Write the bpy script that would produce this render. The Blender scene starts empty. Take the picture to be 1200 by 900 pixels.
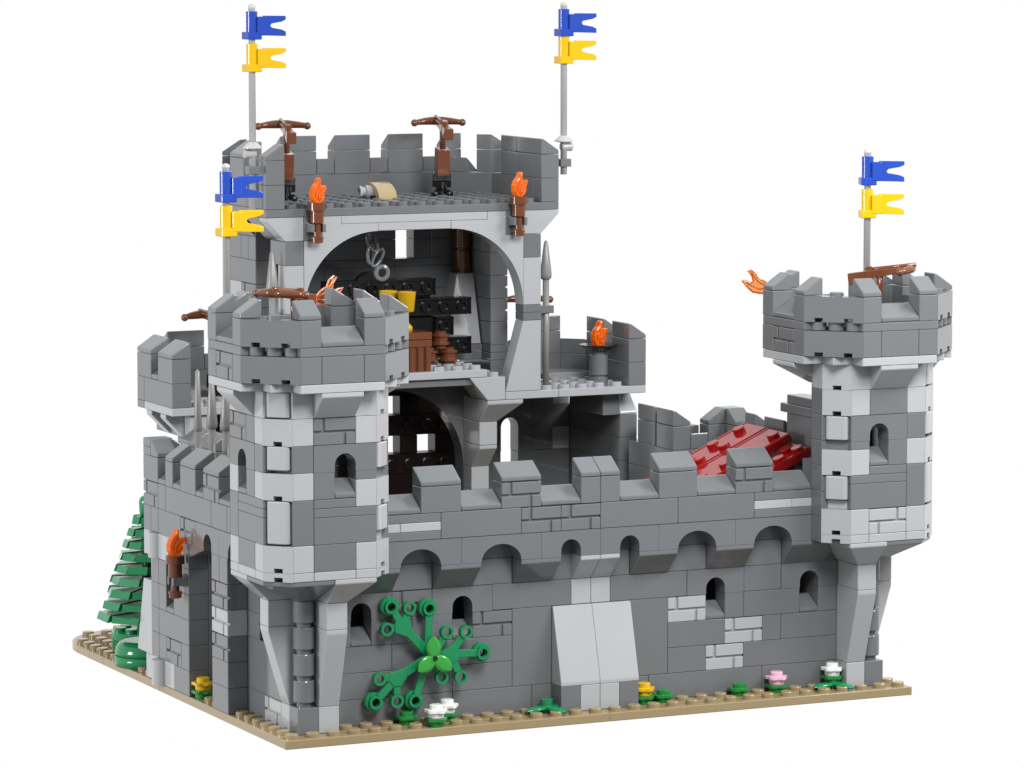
import bpy, bmesh, math, random
from math import sin, cos, pi, radians, sqrt, atan2
from mathutils import Vector, Matrix
random.seed(7)
scene = bpy.context.scene
col = scene.collection
BEV = 0.028
GAP = 0.007

# ------------------------------------------------------------------ materials
def plastic(name, rgb, rough=0.115, trans=0.0, spec=0.5, var=0.05):
    m = bpy.data.materials.new(name); m.use_nodes = True
    nt = m.node_tree; b = nt.nodes['Principled BSDF']
    tc = nt.nodes.new('ShaderNodeTexCoord')
    nz = nt.nodes.new('ShaderNodeTexNoise'); nz.inputs['Scale'].default_value = 0.35; nz.inputs['Detail'].default_value = 2
    nt.links.new(tc.outputs['Object'], nz.inputs['Vector'])
    mr = nt.nodes.new('ShaderNodeMapRange'); mr.inputs[3].default_value = 1 - var; mr.inputs[4].default_value = 1 + var
    nt.links.new(nz.outputs['Fac'], mr.inputs[0])
    mx = nt.nodes.new('ShaderNodeMix'); mx.data_type = 'RGBA'; mx.blend_type = 'MULTIPLY'; mx.inputs[0].default_value = 1
    mx.inputs[6].default_value = (*rgb, 1); nt.links.new(mr.outputs[0], mx.inputs[7])
    nt.links.new(mx.outputs[2], b.inputs['Base Color'])
    # very faint moulding waviness
    n2 = nt.nodes.new('ShaderNodeTexNoise'); n2.inputs['Scale'].default_value = 1.3; n2.inputs['Detail'].default_value = 1
    nt.links.new(tc.outputs['Object'], n2.inputs['Vector'])
    bp = nt.nodes.new('ShaderNodeBump'); bp.inputs['Strength'].default_value = 0.04; bp.inputs['Distance'].default_value = 0.06
    nt.links.new(n2.outputs['Fac'], bp.inputs['Height']); nt.links.new(bp.outputs[0], b.inputs['Normal'])
    r2 = nt.nodes.new('ShaderNodeMapRange'); r2.inputs[3].default_value = rough * .8; r2.inputs[4].default_value = rough * 1.25
    nt.links.new(nz.outputs['Fac'], r2.inputs[0]); nt.links.new(r2.outputs[0], b.inputs['Roughness'])
    b.inputs['IOR'].default_value = 1.5
    b.inputs['Specular IOR Level'].default_value = spec
    if trans:
        b.inputs['Transmission Weight'].default_value = trans
    return m

M = {}
M['D'] = plastic('dark_grey_plastic', (0.140, 0.147, 0.154))
M['L'] = plastic('light_grey_plastic', (0.365, 0.376, 0.388))
M['K'] = plastic('black_plastic', (0.008, 0.008, 0.009), 0.2)
M['T'] = plastic('tan_plastic', (0.30, 0.226, 0.122))
M['B'] = plastic('brown_plastic', (0.135, 0.043, 0.018))
M['R'] = plastic('red_plastic', (0.30, 0.007, 0.009), 0.09)
M['BL'] = plastic('blue_plastic', (0.015, 0.055, 0.36))
M['Y'] = plastic('yellow_plastic', (0.66, 0.40, 0.003))
M['GO'] = plastic('gold_plastic', (0.52, 0.31, 0.008), 0.1)
M['G'] = plastic('green_plastic', (0.009, 0.205, 0.074))
M['G2'] = plastic('leaf_green_plastic', (0.010, 0.20, 0.035))
M['GB'] = plastic('bright_green_plastic', (0.036, 0.28, 0.045))
M['W'] = plastic('white_plastic', (0.78, 0.78, 0.77))
M['P'] = plastic('pink_plastic', (0.76, 0.44, 0.56))
M['S'] = plastic('spear_grey_plastic', (0.21, 0.21, 0.205), .3)
M['PL'] = plastic('pole_grey_plastic', (0.47, 0.47, 0.46))
M['OD'] = plastic('deep_orange_plastic', (0.75, 0.07, 0.002), 0.05)
M['O'] = plastic('clear_orange_glow_plastic', (1.0, 0.20, 0.004), 0.03, 0.55)
_e = M['O'].node_tree.nodes['Principled BSDF']; _e.inputs['Emission Color'].default_value = (1, .16, .004, 1); _e.inputs['Emission Strength'].default_value = .10  # slight glow added to keep the unlit flame plastic vivid
M['OC'] = plastic('clear_flame_plastic', (1.0, 0.36, 0.10), 0.03, 0.93)
M['TN'] = plastic('light_tan_plastic', (0.40, 0.31, 0.17))
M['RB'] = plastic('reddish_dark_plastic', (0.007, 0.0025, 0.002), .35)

# ------------------------------------------------------------------ mesh builder
_cache = {}
def hull_shape(pts, bev):
    key = (tuple((round(p[0], 3), round(p[1], 3), round(p[2], 3)) for p in pts), bev)
    if key in _cache: return _cache[key]
    bm = bmesh.new()
    for p in pts: bm.verts.new(p)
    r = bmesh.ops.convex_hull(bm, input=bm.verts)
    bmesh.ops.delete(bm, geom=[v for v in bm.verts if not v.link_faces], context='VERTS')
    bmesh.ops.dissolve_limit(bm, angle_limit=0.01, verts=bm.verts, edges=bm.edges)
    bmesh.ops.recalc_face_normals(bm, faces=bm.faces)
    if bev > 0:
        bmesh.ops.bevel(bm, geom=list(bm.edges), offset=bev, segments=2 if bev > .04 else 1, affect='EDGES', profile=0.5, clamp_overlap=True)
    bm.verts.index_update()
    res = ([tuple(v.co) for v in bm.verts], [tuple(v.index for v in f.verts) for f in bm.faces])
    bm.free(); _cache[key] = res
    return res

class Part:
    def __init__(s, mirror=False):
        s.v = []; s.f = []; s.m = []; s.sm = []; s.mats = []; s.mir = mirror
    def mi(s, m):
        if m not in s.mats: s.mats.append(m)
        return s.mats.index(m)
    def add(s, vs, fs, m, smooth=False):
        o = len(s.v); k = s.mi(m)
        if s.mir:
            s.v += [(32 - x, y, z) for x, y, z in vs]
            s.f += [tuple(o + i for i in reversed(f)) for f in fs]
        else:
            s.v += list(vs); s.f += [tuple(o + i for i in f) for f in fs]
        s.m += [k] * len(fs)
        s.sm += list(smooth) if isinstance(smooth, (list, tuple)) else [smooth] * len(fs)
    def hull(s, pts, m, bev=BEV):
        o = pts[0]
        vs, fs = hull_shape([(p[0] - o[0], p[1] - o[1], p[2] - o[2]) for p in pts], bev)
        s.add([(x + o[0], y + o[1], z + o[2]) for x, y, z in vs], fs, m)
    def box(s, x0, x1, y0, y1, z0, z1, m, g=GAP, bev=BEV):
        x0 += g; x1 -= g; y0 += g; y1 -= g; z0 += g * .5; z1 -= g * .5
        s.hull([(x, y, z) for z in (z0, z1) for y in (y0, y1) for x in (x0, x1)], m, bev)
    def plan(s, poly, z0, z1, m, bev=BEV, g=GAP):
        s.hull([(x, y, z) for z in (z0 + g * .5, z1 - g * .5) for x, y in poly], m, bev)
    def cheese(s, x0, x1, y0, y1, z0, d, m='D', h=.8, lip=.2, g=GAP):
        x0 += g; x1 -= g; y0 += g; y1 -= g; z0 += .015
        P = [(x, y, z0) for x in (x0, x1) for y in (y0, y1)]
        t = .10
        if d == '-y':
            P += [(x, y0, z0 + lip) for x in (x0, x1)] + [(x, y, z0 + h) for x in (x0, x1) for y in (y1 - t, y1)]
        elif d == '+y':
            P += [(x, y1, z0 + lip) for x in (x0, x1)] + [(x, y, z0 + h) for x in (x0, x1) for y in (y0 + t, y0)]
        elif d == '-x':
            P += [(x0, y, z0 + lip) for y in (y0, y1)] + [(x, y, z0 + h) for y in (y0, y1) for x in (x1 - t, x1)]
        else:
            P += [(x1, y, z0 + lip) for y in (y0, y1)] + [(x, y, z0 + h) for y in (y0, y1) for x in (x0 + t, x0)]
        s.hull(P, m, 0.05)
    def prism(s, poly, o, u, v, depth, m, bev=0):
        """polygon in the u/v plane through o, extruded by depth along u x v"""
        o = Vector(o); u = Vector(u); v = Vector(v); n = u.cross(v).normalized()
        A = [o + u * a + v * b for a, b in poly]; Bk = [p + n * depth for p in A]
        N = len(poly)
        area = sum(poly[i][0] * poly[(i + 1) % N][1] - poly[(i + 1) % N][0] * poly[i][1] for i in range(N))
        fs = [tuple(range(N)), tuple(N + i for i in reversed(range(N)))] + [(i, N + i, N + (i + 1) % N, (i + 1) % N) for i in range(N)]
        # front face must look along -n
        if area > 0: fs = [tuple(reversed(f)) for f in fs]
        vs = [tuple(p) for p in A + Bk]
        if bev:
            bm = bmesh.new(); bv = [bm.verts.new(p) for p in vs]
            for f in fs: bm.faces.new([bv[i] for i in f])
            bmesh.ops.recalc_face_normals(bm, faces=bm.faces)
            ed = [e for e in bm.edges if len(e.link_faces) == 2 and e.calc_face_angle(0) > .5]
            bmesh.ops.bevel(bm, geom=ed, offset=bev, segments=2, affect='EDGES', profile=.5, clamp_overlap=True)
            bm.verts.index_update()
            vs = [tuple(q.co) for q in bm.verts]; fs = [tuple(q.index for q in f.verts) for f in bm.faces]
            bm.free()
        s.add(vs, fs, m)
    def lathe(s, prof, m, o=(0, 0, 0), axis=(0, 0, 1), seg=20, cap=True, petals=0, amp=0, pz=None):
        """prof: list of (r, h); flat=crisp rings, smooth around"""
        a = Vector(axis).normalized(); q = Vector((0, 0, 1)).rotation_difference(a).to_matrix(); o = Vector(o)
        vs = []; fs = []; sm = []
        for r, h in prof:
            for k in range(seg):
                t = 2 * pi * k / seg
                rr = r
                if petals and pz and pz[0] <= h <= pz[1]: rr = r * (1 + amp * cos(petals * t))
                vs.append(tuple(o + q @ Vector((rr * cos(t), rr * sin(t), h))))
        n = len(prof)
        # duplicate rings so that profile corners stay crisp
        V2 = []
        for i in range(n - 1):
            base = len(V2)
            V2 += vs[i * seg:(i + 1) * seg] + vs[(i + 1) * seg:(i + 2) * seg]
            for k in range(seg):
                fs.append((base + k, base + (k + 1) % seg, base + seg + (k + 1) % seg, base + seg + k)); sm.append(True)
        if cap:
            base = len(V2); V2 += vs[:seg]; fs.append(tuple(base + k for k in reversed(range(seg)))); sm.append(False)
            base = len(V2); V2 += vs[(n - 1) * seg:]; fs.append(tuple(base + k for k in range(seg))); sm.append(False)
        s.add(V2, fs, m, sm)
    def smoothlathe(s, prof, m, o=(0, 0, 0), axis=(0, 0, 1), seg=20):
        a = Vector(axis).normalized(); q = Vector((0, 0, 1)).rotation_difference(a).to_matrix(); o = Vector(o)
        vs = []; fs = []
        for r, h in prof:
            for k in range(seg):
                t = 2 * pi * k / seg; vs.append(tuple(o + q @ Vector((r * cos(t), r * sin(t), h))))
        n = len(prof)
        for i in range(n - 1):
            for k in range(seg): fs.append((i * seg + k, i * seg + (k + 1) % seg, (i + 1) * seg + (k + 1) % seg, (i + 1) * seg + k))
        fs.append(tuple(reversed(range(seg)))); fs.append(tuple((n - 1) * seg + k for k in range(seg)))
        s.add(vs, fs, m, [True] * (len(fs) - 2) + [False, False])
    def cyl(s, o, r, h, m, axis=(0, 0, 1), seg=20, bev=.03):
        s.lathe([(r - bev, 0), (r, bev), (r, h - bev), (r - bev, h)], m, o, axis, seg)
    def stud(s, x, y, z, m, seg=16):
        s.lathe([(.3, -.01), (.3, .175), (.275, .205)], m, (x, y, z), seg=seg)
    def studs(s, x0, x1, y0, y1, z, m, skip=()):
        for i in range(int(round(x1 - x0))):
            for j in range(int(round(y1 - y0))):
                if (x0 + i, y0 + j) not in skip: s.stud(x0 + i + .5, y0 + j + .5, z, m)
    def tube(s, pts, rad, m, seg=10):
        P = [Vector(p) for p in pts]; n = len(P)
        R = rad if isinstance(rad, (list, tuple)) else [rad] * n
        vs = []; fs = []
        up = None
        for i, p in enumerate(P):
            d = (P[min(i + 1, n - 1)] - P[max(i - 1, 0)]).normalized()
            if up is None:
                up = Vector((0, 0, 1)) if abs(d.z) < .9 else Vector((1, 0, 0))
            x = d.cross(up).normalized(); up = x.cross(d).normalized()
            for k in range(seg):
                t = 2 * pi * k / seg
                vs.append(tuple(p + (x * cos(t) + up * sin(t)) * R[i]))
        for i in range(n - 1):
            for k in range(seg): fs.append((i * seg + k, i * seg + (k + 1) % seg, (i + 1) * seg + (k + 1) % seg, (i + 1) * seg + k))
        fs.append(tuple(reversed(range(seg)))); fs.append(tuple((n - 1) * seg + k for k in range(seg)))
        s.add(vs, fs, m, [True] * (len(fs) - 2) + [False, False])
    def sphere(s, o, r, m, seg=14, rings=8, sc=(1, 1, 1)):
        vs = []; fs = []
        for i in range(1, rings):
            a = pi * i / rings
            for k in range(seg):
                t = 2 * pi * k / seg
                vs.append((o[0] + sc[0] * r * sin(a) * cos(t), o[1] + sc[1] * r * sin(a) * sin(t), o[2] + sc[2] * r * cos(a)))
        for i in range(rings - 2):
            for k in range(seg): fs.append((i * seg + k, (i + 1) * seg + k, (i + 1) * seg + (k + 1) % seg, i * seg + (k + 1) % seg))
        a = len(vs); vs.append((o[0], o[1], o[2] + sc[2] * r)); b = len(vs); vs.append((o[0], o[1], o[2] - sc[2] * r))
        for k in range(seg):
            fs.append((a, k, (k + 1) % seg)); fs.append((b, (rings - 2) * seg + (k + 1) % seg, (rings - 2) * seg + k))
        s.add(vs, fs, m, True)
    # masonry-profile brick: raised little stones on one face
    def masonry(s, a0, a1, b0, b1, z0, z1, m, face):
        """face '-y': a = x range, b = y range ; face '-x': a = y range, b = x range (stones read left to right on screen)"""
        d = .10; g = GAP
        rows = [(z1 - .575, z1 - .03, [(0, .43), (.53, 2.0)]), (z0 + .0, z1 - .665, [(0, 1.43), (1.53, 2.0)])]
        if face == '-y':
            s.box(a0, a1, b0 + d, b1, z0, z1, m)
            for r0, r1, cs in rows:
                for c0, c1 in cs:
                    s.box(a0 + c0, a0 + c1, b0 - .002, b0 + d + .06, r0, r1, m)
        elif face == '-x':
            s.box(b0 + d, b1, a0, a1, z0, z1, m)
            for r0, r1, cs in rows:
                for c0, c1 in cs:
                    s.box(b0 - .002, b0 + d + .06, a1 - c1, a1 - c0, r0, r1, m)
        elif face == '+x':
            s.box(b0, b1 - d, a0, a1, z0, z1, m)
            for r0, r1, cs in rows:
                for c0, c1 in cs:
                    s.box(b1 - d - .06, b1 + .002, a1 - c1, a1 - c0, r0, r1, m)
    def build(s, name, parent=None, label=None):
        me = bpy.data.meshes.new(name)
        inv = parent.matrix_world.inverted() if (parent is not None and parent.get('_abs')) else None
        vs = s.v
        me.from_pydata(vs, [], s.f)
        for k in s.mats: me.materials.append(M[k])
        me.polygons.foreach_set('material_index', s.m)
        me.polygons.foreach_set('use_smooth', s.sm)
        me.validate(); me.update()
        o = bpy.data.objects.new(name, me); col.objects.link(o)
        if parent is not None:
            o.parent = parent
            org = ORG.get(parent.name)
            if org:
                # mesh was written in scene coordinates: shift it to the parent's base point
                me.transform(Matrix.Translation(-Vector(org)))
        if label: o['label'] = label
        return o

ORG = {}
def thing(name, label, cat, loc=(0, 0, 0), group=None, rot=(0, 0, 0), absolute=True):
    """an Empty at the thing's base; parts written in scene coordinates when absolute"""
    o = bpy.data.objects.new(name, None); col.objects.link(o)
    o.location = loc; o.rotation_euler = rot
    o.empty_display_size = .3
    o['label'] = label; o['category'] = cat
    if group: o['group'] = group
    if absolute: ORG[o.name] = tuple(loc)
    return o
def tag(o, label, cat, group=None):
    o['label'] = label; o['category'] = cat
    if group: o['group'] = group
def copy_thing(o, label, loc, rot=None, group=None):
    c = o.copy(); col.objects.link(c); c.location = loc
    if rot is not None: c.rotation_euler = rot
    c['label'] = label
    if group: c['group'] = group
    for ch in list(o.children):
        k = ch.copy(); col.objects.link(k); k.parent = c
        for g in list(ch.children):
            q = g.copy(); col.objects.link(q); q.parent = k
    return c

# ------------------------------------------------------------------ baseplate
base = thing('baseplate', 'flat tan studded base board under the whole castle', 'baseplate', (16, 16, -.4))
occupied = []
def plate_part(poly, x0, x1, y0, y1, skipf):
    p = Part(); p.plan(poly, -.4, 0, 'T')
    for i in range(x0, x1):
        for j in range(y0, y1):
            if not skipf(i, j): p.stud(i + .5, j + .5, 0, 'T')
    p.build('plate', base)
def hid(i, j):
    # studs that sit under walls, towers and keep
    if 2 <= j < 4 and 2 <= i < 30: return True
    if j == 1 and (1 <= i <= 2 or 29 <= i <= 30 or 14 <= i < 18): return True
    if i in (0,) and (12 <= j < 18 or 7 <= j < 9): return True
    if i == 1 and (1 <= j < 18 and not 9 <= j < 12): return True
    if 2 <= i < 30 and 4 <= j < 22 and (i * 7 + j * 3) % 1 == 0 and not (0 <= i < 3): return 4 <= j < 16 and 4 < i < 28 and False
    if 5 <= i < 28 and 22 <= j: return True
    return False
plate_part([(0, 0), (16, 0), (16, 16), (0, 16)], 0, 16, 0, 16, hid)
plate_part([(16, 0), (32, 0), (32, 16), (16, 16)], 16, 32, 0, 16, hid)
plate_part([(16, 16), (32, 16), (32, 32), (16, 32)], 16, 32, 16, 32, hid)
plate_part([(0, 16), (16, 16), (16, 24), (0, 24)], 0, 16, 16, 24, hid)
plate_part([(0, 24), (16, 24), (16, 26), (0, 26)], 0, 16, 24, 26, hid)
arc = [(4 - 4 * cos(t), 28 + 4 * sin(t)) for t in [i * pi / 2 / 10 for i in range(11)]]
plate_part([(0, 26), (16, 26), (16, 32), (4, 32)] + arc, 0, 16, 26, 32, lambda i, j: hid(i, j) or (i < 4 and j >= 28 and (i - 3.5) ** 2 + (j - 28 + .5) ** 2 > 13))

# ------------------------------------------------------------------ front wall
fw = thing('curtain_wall', 'long grey brick front wall with merlons between the two round corner towers', 'castle wall', (16, 2, 0))
p = Part()
def B(x0, x1, z0, z1, m='D', y0=2, y1=3): p.box(x0, x1, y0, y1, z0, z1, m)
def MS(x0, x1, z0, z1, m='D', y0=2, y1=3): p.masonry(x0, x1, y0, y1, z0, z1, m, '-y')
# course by course (lower face y = 2)
for a, b in ((3, 9), (9, 13), (13, 14), (14, 18), (18, 19), (19, 25), (25, 29)): B(a, b, 0, 1.2)
for a, b in ((3, 9), (9, 12), (20, 22), (24, 29)): B(a, b, 1.2, 2.4)
MS(22, 24, 1.2, 2.4, 'L')
for a, b in ((3, 6), (6, 8), (8, 12), (20, 23), (25, 26), (26, 29)): B(a, b, 2.4, 3.6)
MS(23, 25, 2.4, 3.6, 'L')
B(12, 14, 1.2, 4.8); B(18, 20, 1.2, 4.8); B(14, 18, 1.2, 4.8)
for a, b in ((3, 4), (5, 7), (7, 9), (23, 24), (24, 27), (28, 29)): B(a, b, 3.6, 4.8)
MS(10, 12, 3.6, 4.8); MS(20, 22, 3.6, 4.8, 'L')
def arch_win(P, x0, x1, a, b, y0, y1, z0, z1, m, r=.5, straight=.28):
    """brick x0..x1 with a round-topped opening a..b"""
    c = (a + b) / 2; R = (b - a) / 2; zs = z0 + straight
    poly = [(x0 + GAP, z0), (a, z0), (a, zs)] + [(c - R * cos(t), zs + R * sin(t)) for t in [i * pi / 12 for i in range(1, 12)]] + [(b, zs), (b, z0), (x1 - GAP, z0), (x1 - GAP, z1 - .004), (x0 + GAP, z1 - .004)]
    P.prism(poly, (0, y0 + GAP, 0), (1, 0, 0), (0, 0, 1), -(y1 - y0 - 2 * GAP), m)
# u x v = x cross z = -y  -> depth negative extrudes towards +y
for x0, x1, a in ((3, 6, 4), (8, 11, 9), (21, 24, 22), (26, 29, 27)):
    arch_win(p, x0, x1, a, a + 1, 2, 3, 4.8, 6.0, 'D')
MS(6, 8, 4.8, 6.0)
for a, b in ((11, 15), (17, 21), (24, 26)): B(a, b, 4.8, 6)
B(15, 16, 4.8, 6, 'L'); B(16, 17, 4.8, 6, 'L')
# recess behind the corbel arches
for a, b in ((3, 6), (6, 8), (8, 10), (10, 12), (12, 14), (14, 18), (18, 20), (20, 22), (22, 24), (24, 26), (26, 29)):
    B(a, b, 6, 7.2); B(a, b, 7.2, 8.4)
B(3, 29, 8.4, 9.6)
p.box(3, 29, 3, 5, 8.4, 9.2, 'D'); p.box(4, 28, 5, 5.4, 0, 8.4, 'D'); p.box(4, 28, 3, 5, .0, .3, 'D')  # unseen walkway, rear wall and floor added to keep the window openings dark
p.build('wall_face', fw)
# overhanging upper wall (face y = 1)
p = Part()
def arch_up(x0, x1, holes, m='D'):
    poly = [(x0 + GAP, 7.203)]
    for a, b in holes:
        c = (a + b) / 2; R = (b - a) / 2
        if R > .6: poly += [(a, 7.203)] + [(c - R * cos(t), 7.2 + .8 * sin(t)) for t in [i * pi / 16 for i in range(1, 16)]] + [(b, 7.203)]
        else: poly += [(a, 7.203), (a, 7.5)] + [(c - R * cos(t), 7.5 + R * sin(t)) for t in [i * pi / 12 for i in range(1, 12)]] + [(b, 7.5), (b, 7.203)]
    poly += [(x1 - GAP, 7.203), (x1 - GAP, 8.396), (x0 + GAP, 8.396)]
    # drop duplicate start
    q = []
    for t in poly:
        if not q or (abs(t[0] - q[-1][0]) + abs(t[1] - q[-1][1])) > 1e-4: q.append(t)
    p.prism(q, (0, 1 + GAP, 0), (1, 0, 0), (0, 0, 1), -(1 - 2 * GAP), m, bev=0)
arch_up(4, 9, [(6, 8)]); arch_up(9, 13, [(10, 12)]); arch_up(13, 16, [(14, 15)]); arch_up(16, 19, [(17, 18)]); arch_up(19, 23, [(20, 22)]); arch_up(23, 28, [(24, 26)])
def U(x0, x1, z0, z1, m='D'): p.box(x0, x1, 1, 2, z0, z1, m)
U(4, 8, 8.4, 8.8); U(4, 6, 8.8, 9.2, 'L'); U(6, 8, 8.8, 9.2, 'L'); U(4, 8, 9.2, 9.6)
U(8, 12, 8.4, 9.6); p.masonry(12, 14, 1, 2, 8.4, 9.6, 'D', '-y'); p.masonry(14, 16, 1, 2, 8.4, 9.6, 'D', '-y')
U(16, 20, 8.4, 9.6); U(20, 24, 8.4, 9.6)
U(24, 28, 8.4, 8.8); U(24, 26, 8.8, 9.2, 'L'); U(26, 28, 8.8, 9.2, 'L'); U(24, 28, 9.2, 9.6)
p.build('parapet', fw)
# inverted corbels
def corbel(x0, x1, m='D', nm='corbel'):
    q = Part(); g = GAP
    q.hull([(x0 + g, 2.5, 6.0), (x1 - g, 2.5, 6.0), (x0 + g, 1.97, 6.0), (x1 - g, 1.97, 6.0), (x0 + g, 1 + g, 7.0), (x1 - g, 1 + g, 7.0), (x0 + g, 1 + g, 7.196), (x1 - g, 1 + g, 7.196), (x0 + g, 2.5, 7.196), (x1 - g, 2.5, 7.196)], m)
    q.build(nm, fw)
for a, b in ((3.6, 6), (8, 10), (12, 14), (18, 20), (22, 24), (26, 28.4)): corbel(a, b)
corbel(15, 16, 'L'); corbel(16, 17, 'L')
# merlons and the low sloped sills between them
for a, kind in ((7, 0), (11, 1), (15, 2), (19, 0), (23, 1)):
    q = Part()
    if kind == 0: q.box(a, a + 2, 1, 2, 9.6, 10.8, 'D'); q.cheese(a, a + 2, 1, 2, 10.8, '-y')
    elif kind == 1: q.masonry(a, a + 2, 1, 2, 9.6, 10.8, 'D', '-y'); q.cheese(a, a + 2, 1, 2, 10.8, '-y')
    else:
        for k in (0, 1): q.box(a + k, a + k + 1, 1, 2, 9.6, 10.8, 'D'); q.cheese(a + k, a + k + 1, 1, 2, 10.8, '-y')
    q.build('merlon', fw)
for a in (5, 9, 13, 17, 21, 25):
    q = Part(); q.cheese(a, a + 2, 1, 2, 9.6, '-y'); q.build('sloped_sill', fw)
# window sills
for a in (4, 9, 22, 27):
    q = Part(); q.cheese(a, a + 1, 2, 3, 3.6, '-y', h=.75); q.build('window_sill', fw)
# light buttress in the middle
q = Part()
q.box(14, 15, 1, 2, 0, 1.2, 'D'); q.box(15, 16, 1, 2, 0, 1.2, 'L'); q.box(16, 17, 1, 2, 0, 1.2, 'L'); q.box(17, 18, 1, 2, 0, 1.2, 'D')
for a in (14, 16):
    q.hull([(x, y, z) for x in (a + .004, a + 1.996) for y, z in ((1.004, 1.205), (1.004, 1.36), (1.9, 4.79), (1.99, 4.79), (1.99, 1.205))], 'L', .02)
q.build('buttress', fw)

# ------------------------------------------------------------------ corner towers
def notch_panel(P, a, b, z0, z1, m, notches, depth=.5, nh=.2, nw=.42, top=False):
    """diagonal facet from plan point a to b (left to right seen from outside) with small notches in the lower edge"""
    a = Vector((*a, 0)); b = Vector((*b, 0)); L = (b - a).length; u = (b - a) / L
    n_out = Vector((u.y, -u.x, 0))
    zz0 = z0 + GAP * .5; zz1 = z1 - GAP * .5 - .003
    poly = [(0, zz0)]
    for c in notches:
        poly += [(c * L - nw / 2, zz0), (c * L - nw / 2, zz0 + nh), (c * L + nw / 2, zz0 + nh), (c * L + nw / 2, zz0)]
    poly += [(L, zz0), (L, zz1), (0, zz1)]
    P.prism(poly, a - n_out * GAP, u, (0, 0, 1), -depth, m)
def make_tower(mir, label):
    cx = 30 if mir else 2
    t = thing('corner_tower', label, 'tower', (cx, 2, 0), 'eight sided corner towers of the castle')
    def P_(): return Part(mir)
    # ---- base with round columns
    p = P_()
    p.box(1, 2, 1, 2, 0, 1.2, 'D'); p.box(2, 3, 1, 2, 0, 1.2, 'L'); p.box(1, 2, 2, 3, 0, 1.2, 'L')
    p.box(2, 4, 3, 5, 0, 7.2, 'D'); p.box(2, 3, 2, 3, 0, 7.2, 'D'); p.box(1, 2, 3, 5, 1.2, 7.2, 'D')
    p.masonry(3, 5, 1, 2, 0, 1.2, 'L' if not mir else 'D', '-x') if not mir else p.box(1, 2, 3, 5, 0, 1.2, 'D')
    for k in range(4):
        z = 1.2 + k * 1.2
        p.lathe([(.33, 0), (.33, .2), (.46, .22), (.48, .25), (.48, 1.16), (.46, 1.195)], 'D', (1.5, 1.5, z), seg=24)
    p.build('base', t)
    # leaning light buttress pillars and the inverted slopes that carry the octagon
    for side in (0, 1):
        q = P_()
        def S(pts, m, bev=BEV):
            q.hull([(y, x, z) if side else (x, y, z) for x, y, z in pts], m, bev)
        g = GAP
        S([(x, y, z) for x in (2 + g, 3 - g) for y, z in ((2, 1.205), (1 + g, 1.205), (1 + g, 1.3), (g, 4.6), (g, 4.795), (2, 4.795))], 'L')
        S([(x, y, z) for x in (2 + g, 3 - g) for y in (g, 1.9) for z in (4.805, 5.995)], 'L')
        S([(2 + g, g, 6.005), (3 - g, g, 6.005), (2 + g, 2, 6.005), (3 - g, 2, 6.005), (2 + g, -1 + g, 7.0), (4 - g, -1 + g, 7.0), (2 + g, -1 + g, 7.195), (4 - g, -1 + g, 7.195), (4 - g, 2, 7.195), (2 + g, 2, 7.195), (4 - g, 1.4, 7.0)], 'L')
        q.build('buttress', t)
    q = P_()
    q.hull([(1.05, 1.05, 6.01), (1.99, 1.05, 6.01), (1.05, 1.99, 6.01), (1.99, 1.99, 6.01), (-.97, .1, 7.0), (.1, -.97, 7.0), (1.99, -.97, 7.0), (-.97, 1.99, 7.0), (-.97, .1, 7.19), (.1, -.97, 7.19), (1.99, -.97, 7.19), (-.97, 1.99, 7.19), (1.99, 1.99, 7.19)], 'D')
    q.hull([(2.1, 2.1, 6.2), (4.2, 2.1, 6.2), (2.1, 4.2, 6.2), (3.05, 1.2, 6.9), (4.95, 1.2, 7.19), (1.2, 4.95, 7.19), (4.95, 4.95, 7.19), (4.95, 4.95, 6.2)], 'D')
    q.build('corbel', t)
    # ---- octagonal shaft: footprint -1..5, corners cut by 1
    p = P_()
    # core
    core = lambda i: [(0 + i * .4, -1 + i), (4 - i * .4, -1 + i), (5 - i, 0 + i * .4), (5 - i, 4 - i * .4), (4 - i * .4, 5 - i), (0 + i * .4, 5 - i), (-1 + i, 4 - i * .4), (-1 + i, 0 + i * .4)]
    def fx(a, b, z0, z1, m): p.box(a, b, -1, 0, z0, z1, m)         # front face (y=-1)
    def fy(a, b, z0, z1, m): p.box(-1, 0, a, b, z0, z1, m)         # outer side face (x=-1)
    def bx(a, b, z0, z1, m): p.box(a, b, 4, 5, z0, z1, m)
    def by(a, b, z0, z1, m): p.box(4, 5, a, b, z0, z1, m)
    # front
    fx(0, 1, 7.2, 7.6, 'L'); fx(1, 3, 7.2, 7.6, 'L'); fx(3, 4, 7.2, 7.6, 'L')
    fx(0, 1, 7.6, 8.8, 'L'); fx(3, 4, 7.6, 8.8, 'L')
    if mir: p.masonry(1, 3, -1, 0, 7.6, 8.8, 'L', '-y')
    else: fx(1, 3, 7.6, 8.8, 'D')
    fx(1, 4, 8.8, 10, 'D'); fx(0, 1, 8.8, 10.8, 'D'); fx(1, 4, 10, 10.4, 'D'); fx(1, 3, 10.4, 10.8, 'D'); fx(3, 4, 10.4, 11.6, 'L'); fx(3, 4, 11.6, 12, 'D')
    fx(0, 1, 10.8, 12, 'L'); fx(0, 1, 12, 13.2, 'D'); fx(1, 2, 10.8, 12, 'D')
    fx(0, 1, 13.2, 14.4, 'L'); fx(3, 4, 13.2, 14.4, 'L')
    if mir: fx(1, 3, 13.2, 14.4, 'D')
    else: p.masonry(1, 3, -1, 0, 13.2, 14.4, 'D', '-y')
    arch_win(p, 1, 4, 2, 3, -1, 0, 12, 13.2, 'D', straight=.3)
    # outer side
    fy(0, 1, 7.2, 7.6, 'L'); fy(1, 3, 7.2, 7.6, 'L'); fy(3, 4, 7.2, 7.6, 'L')
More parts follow.
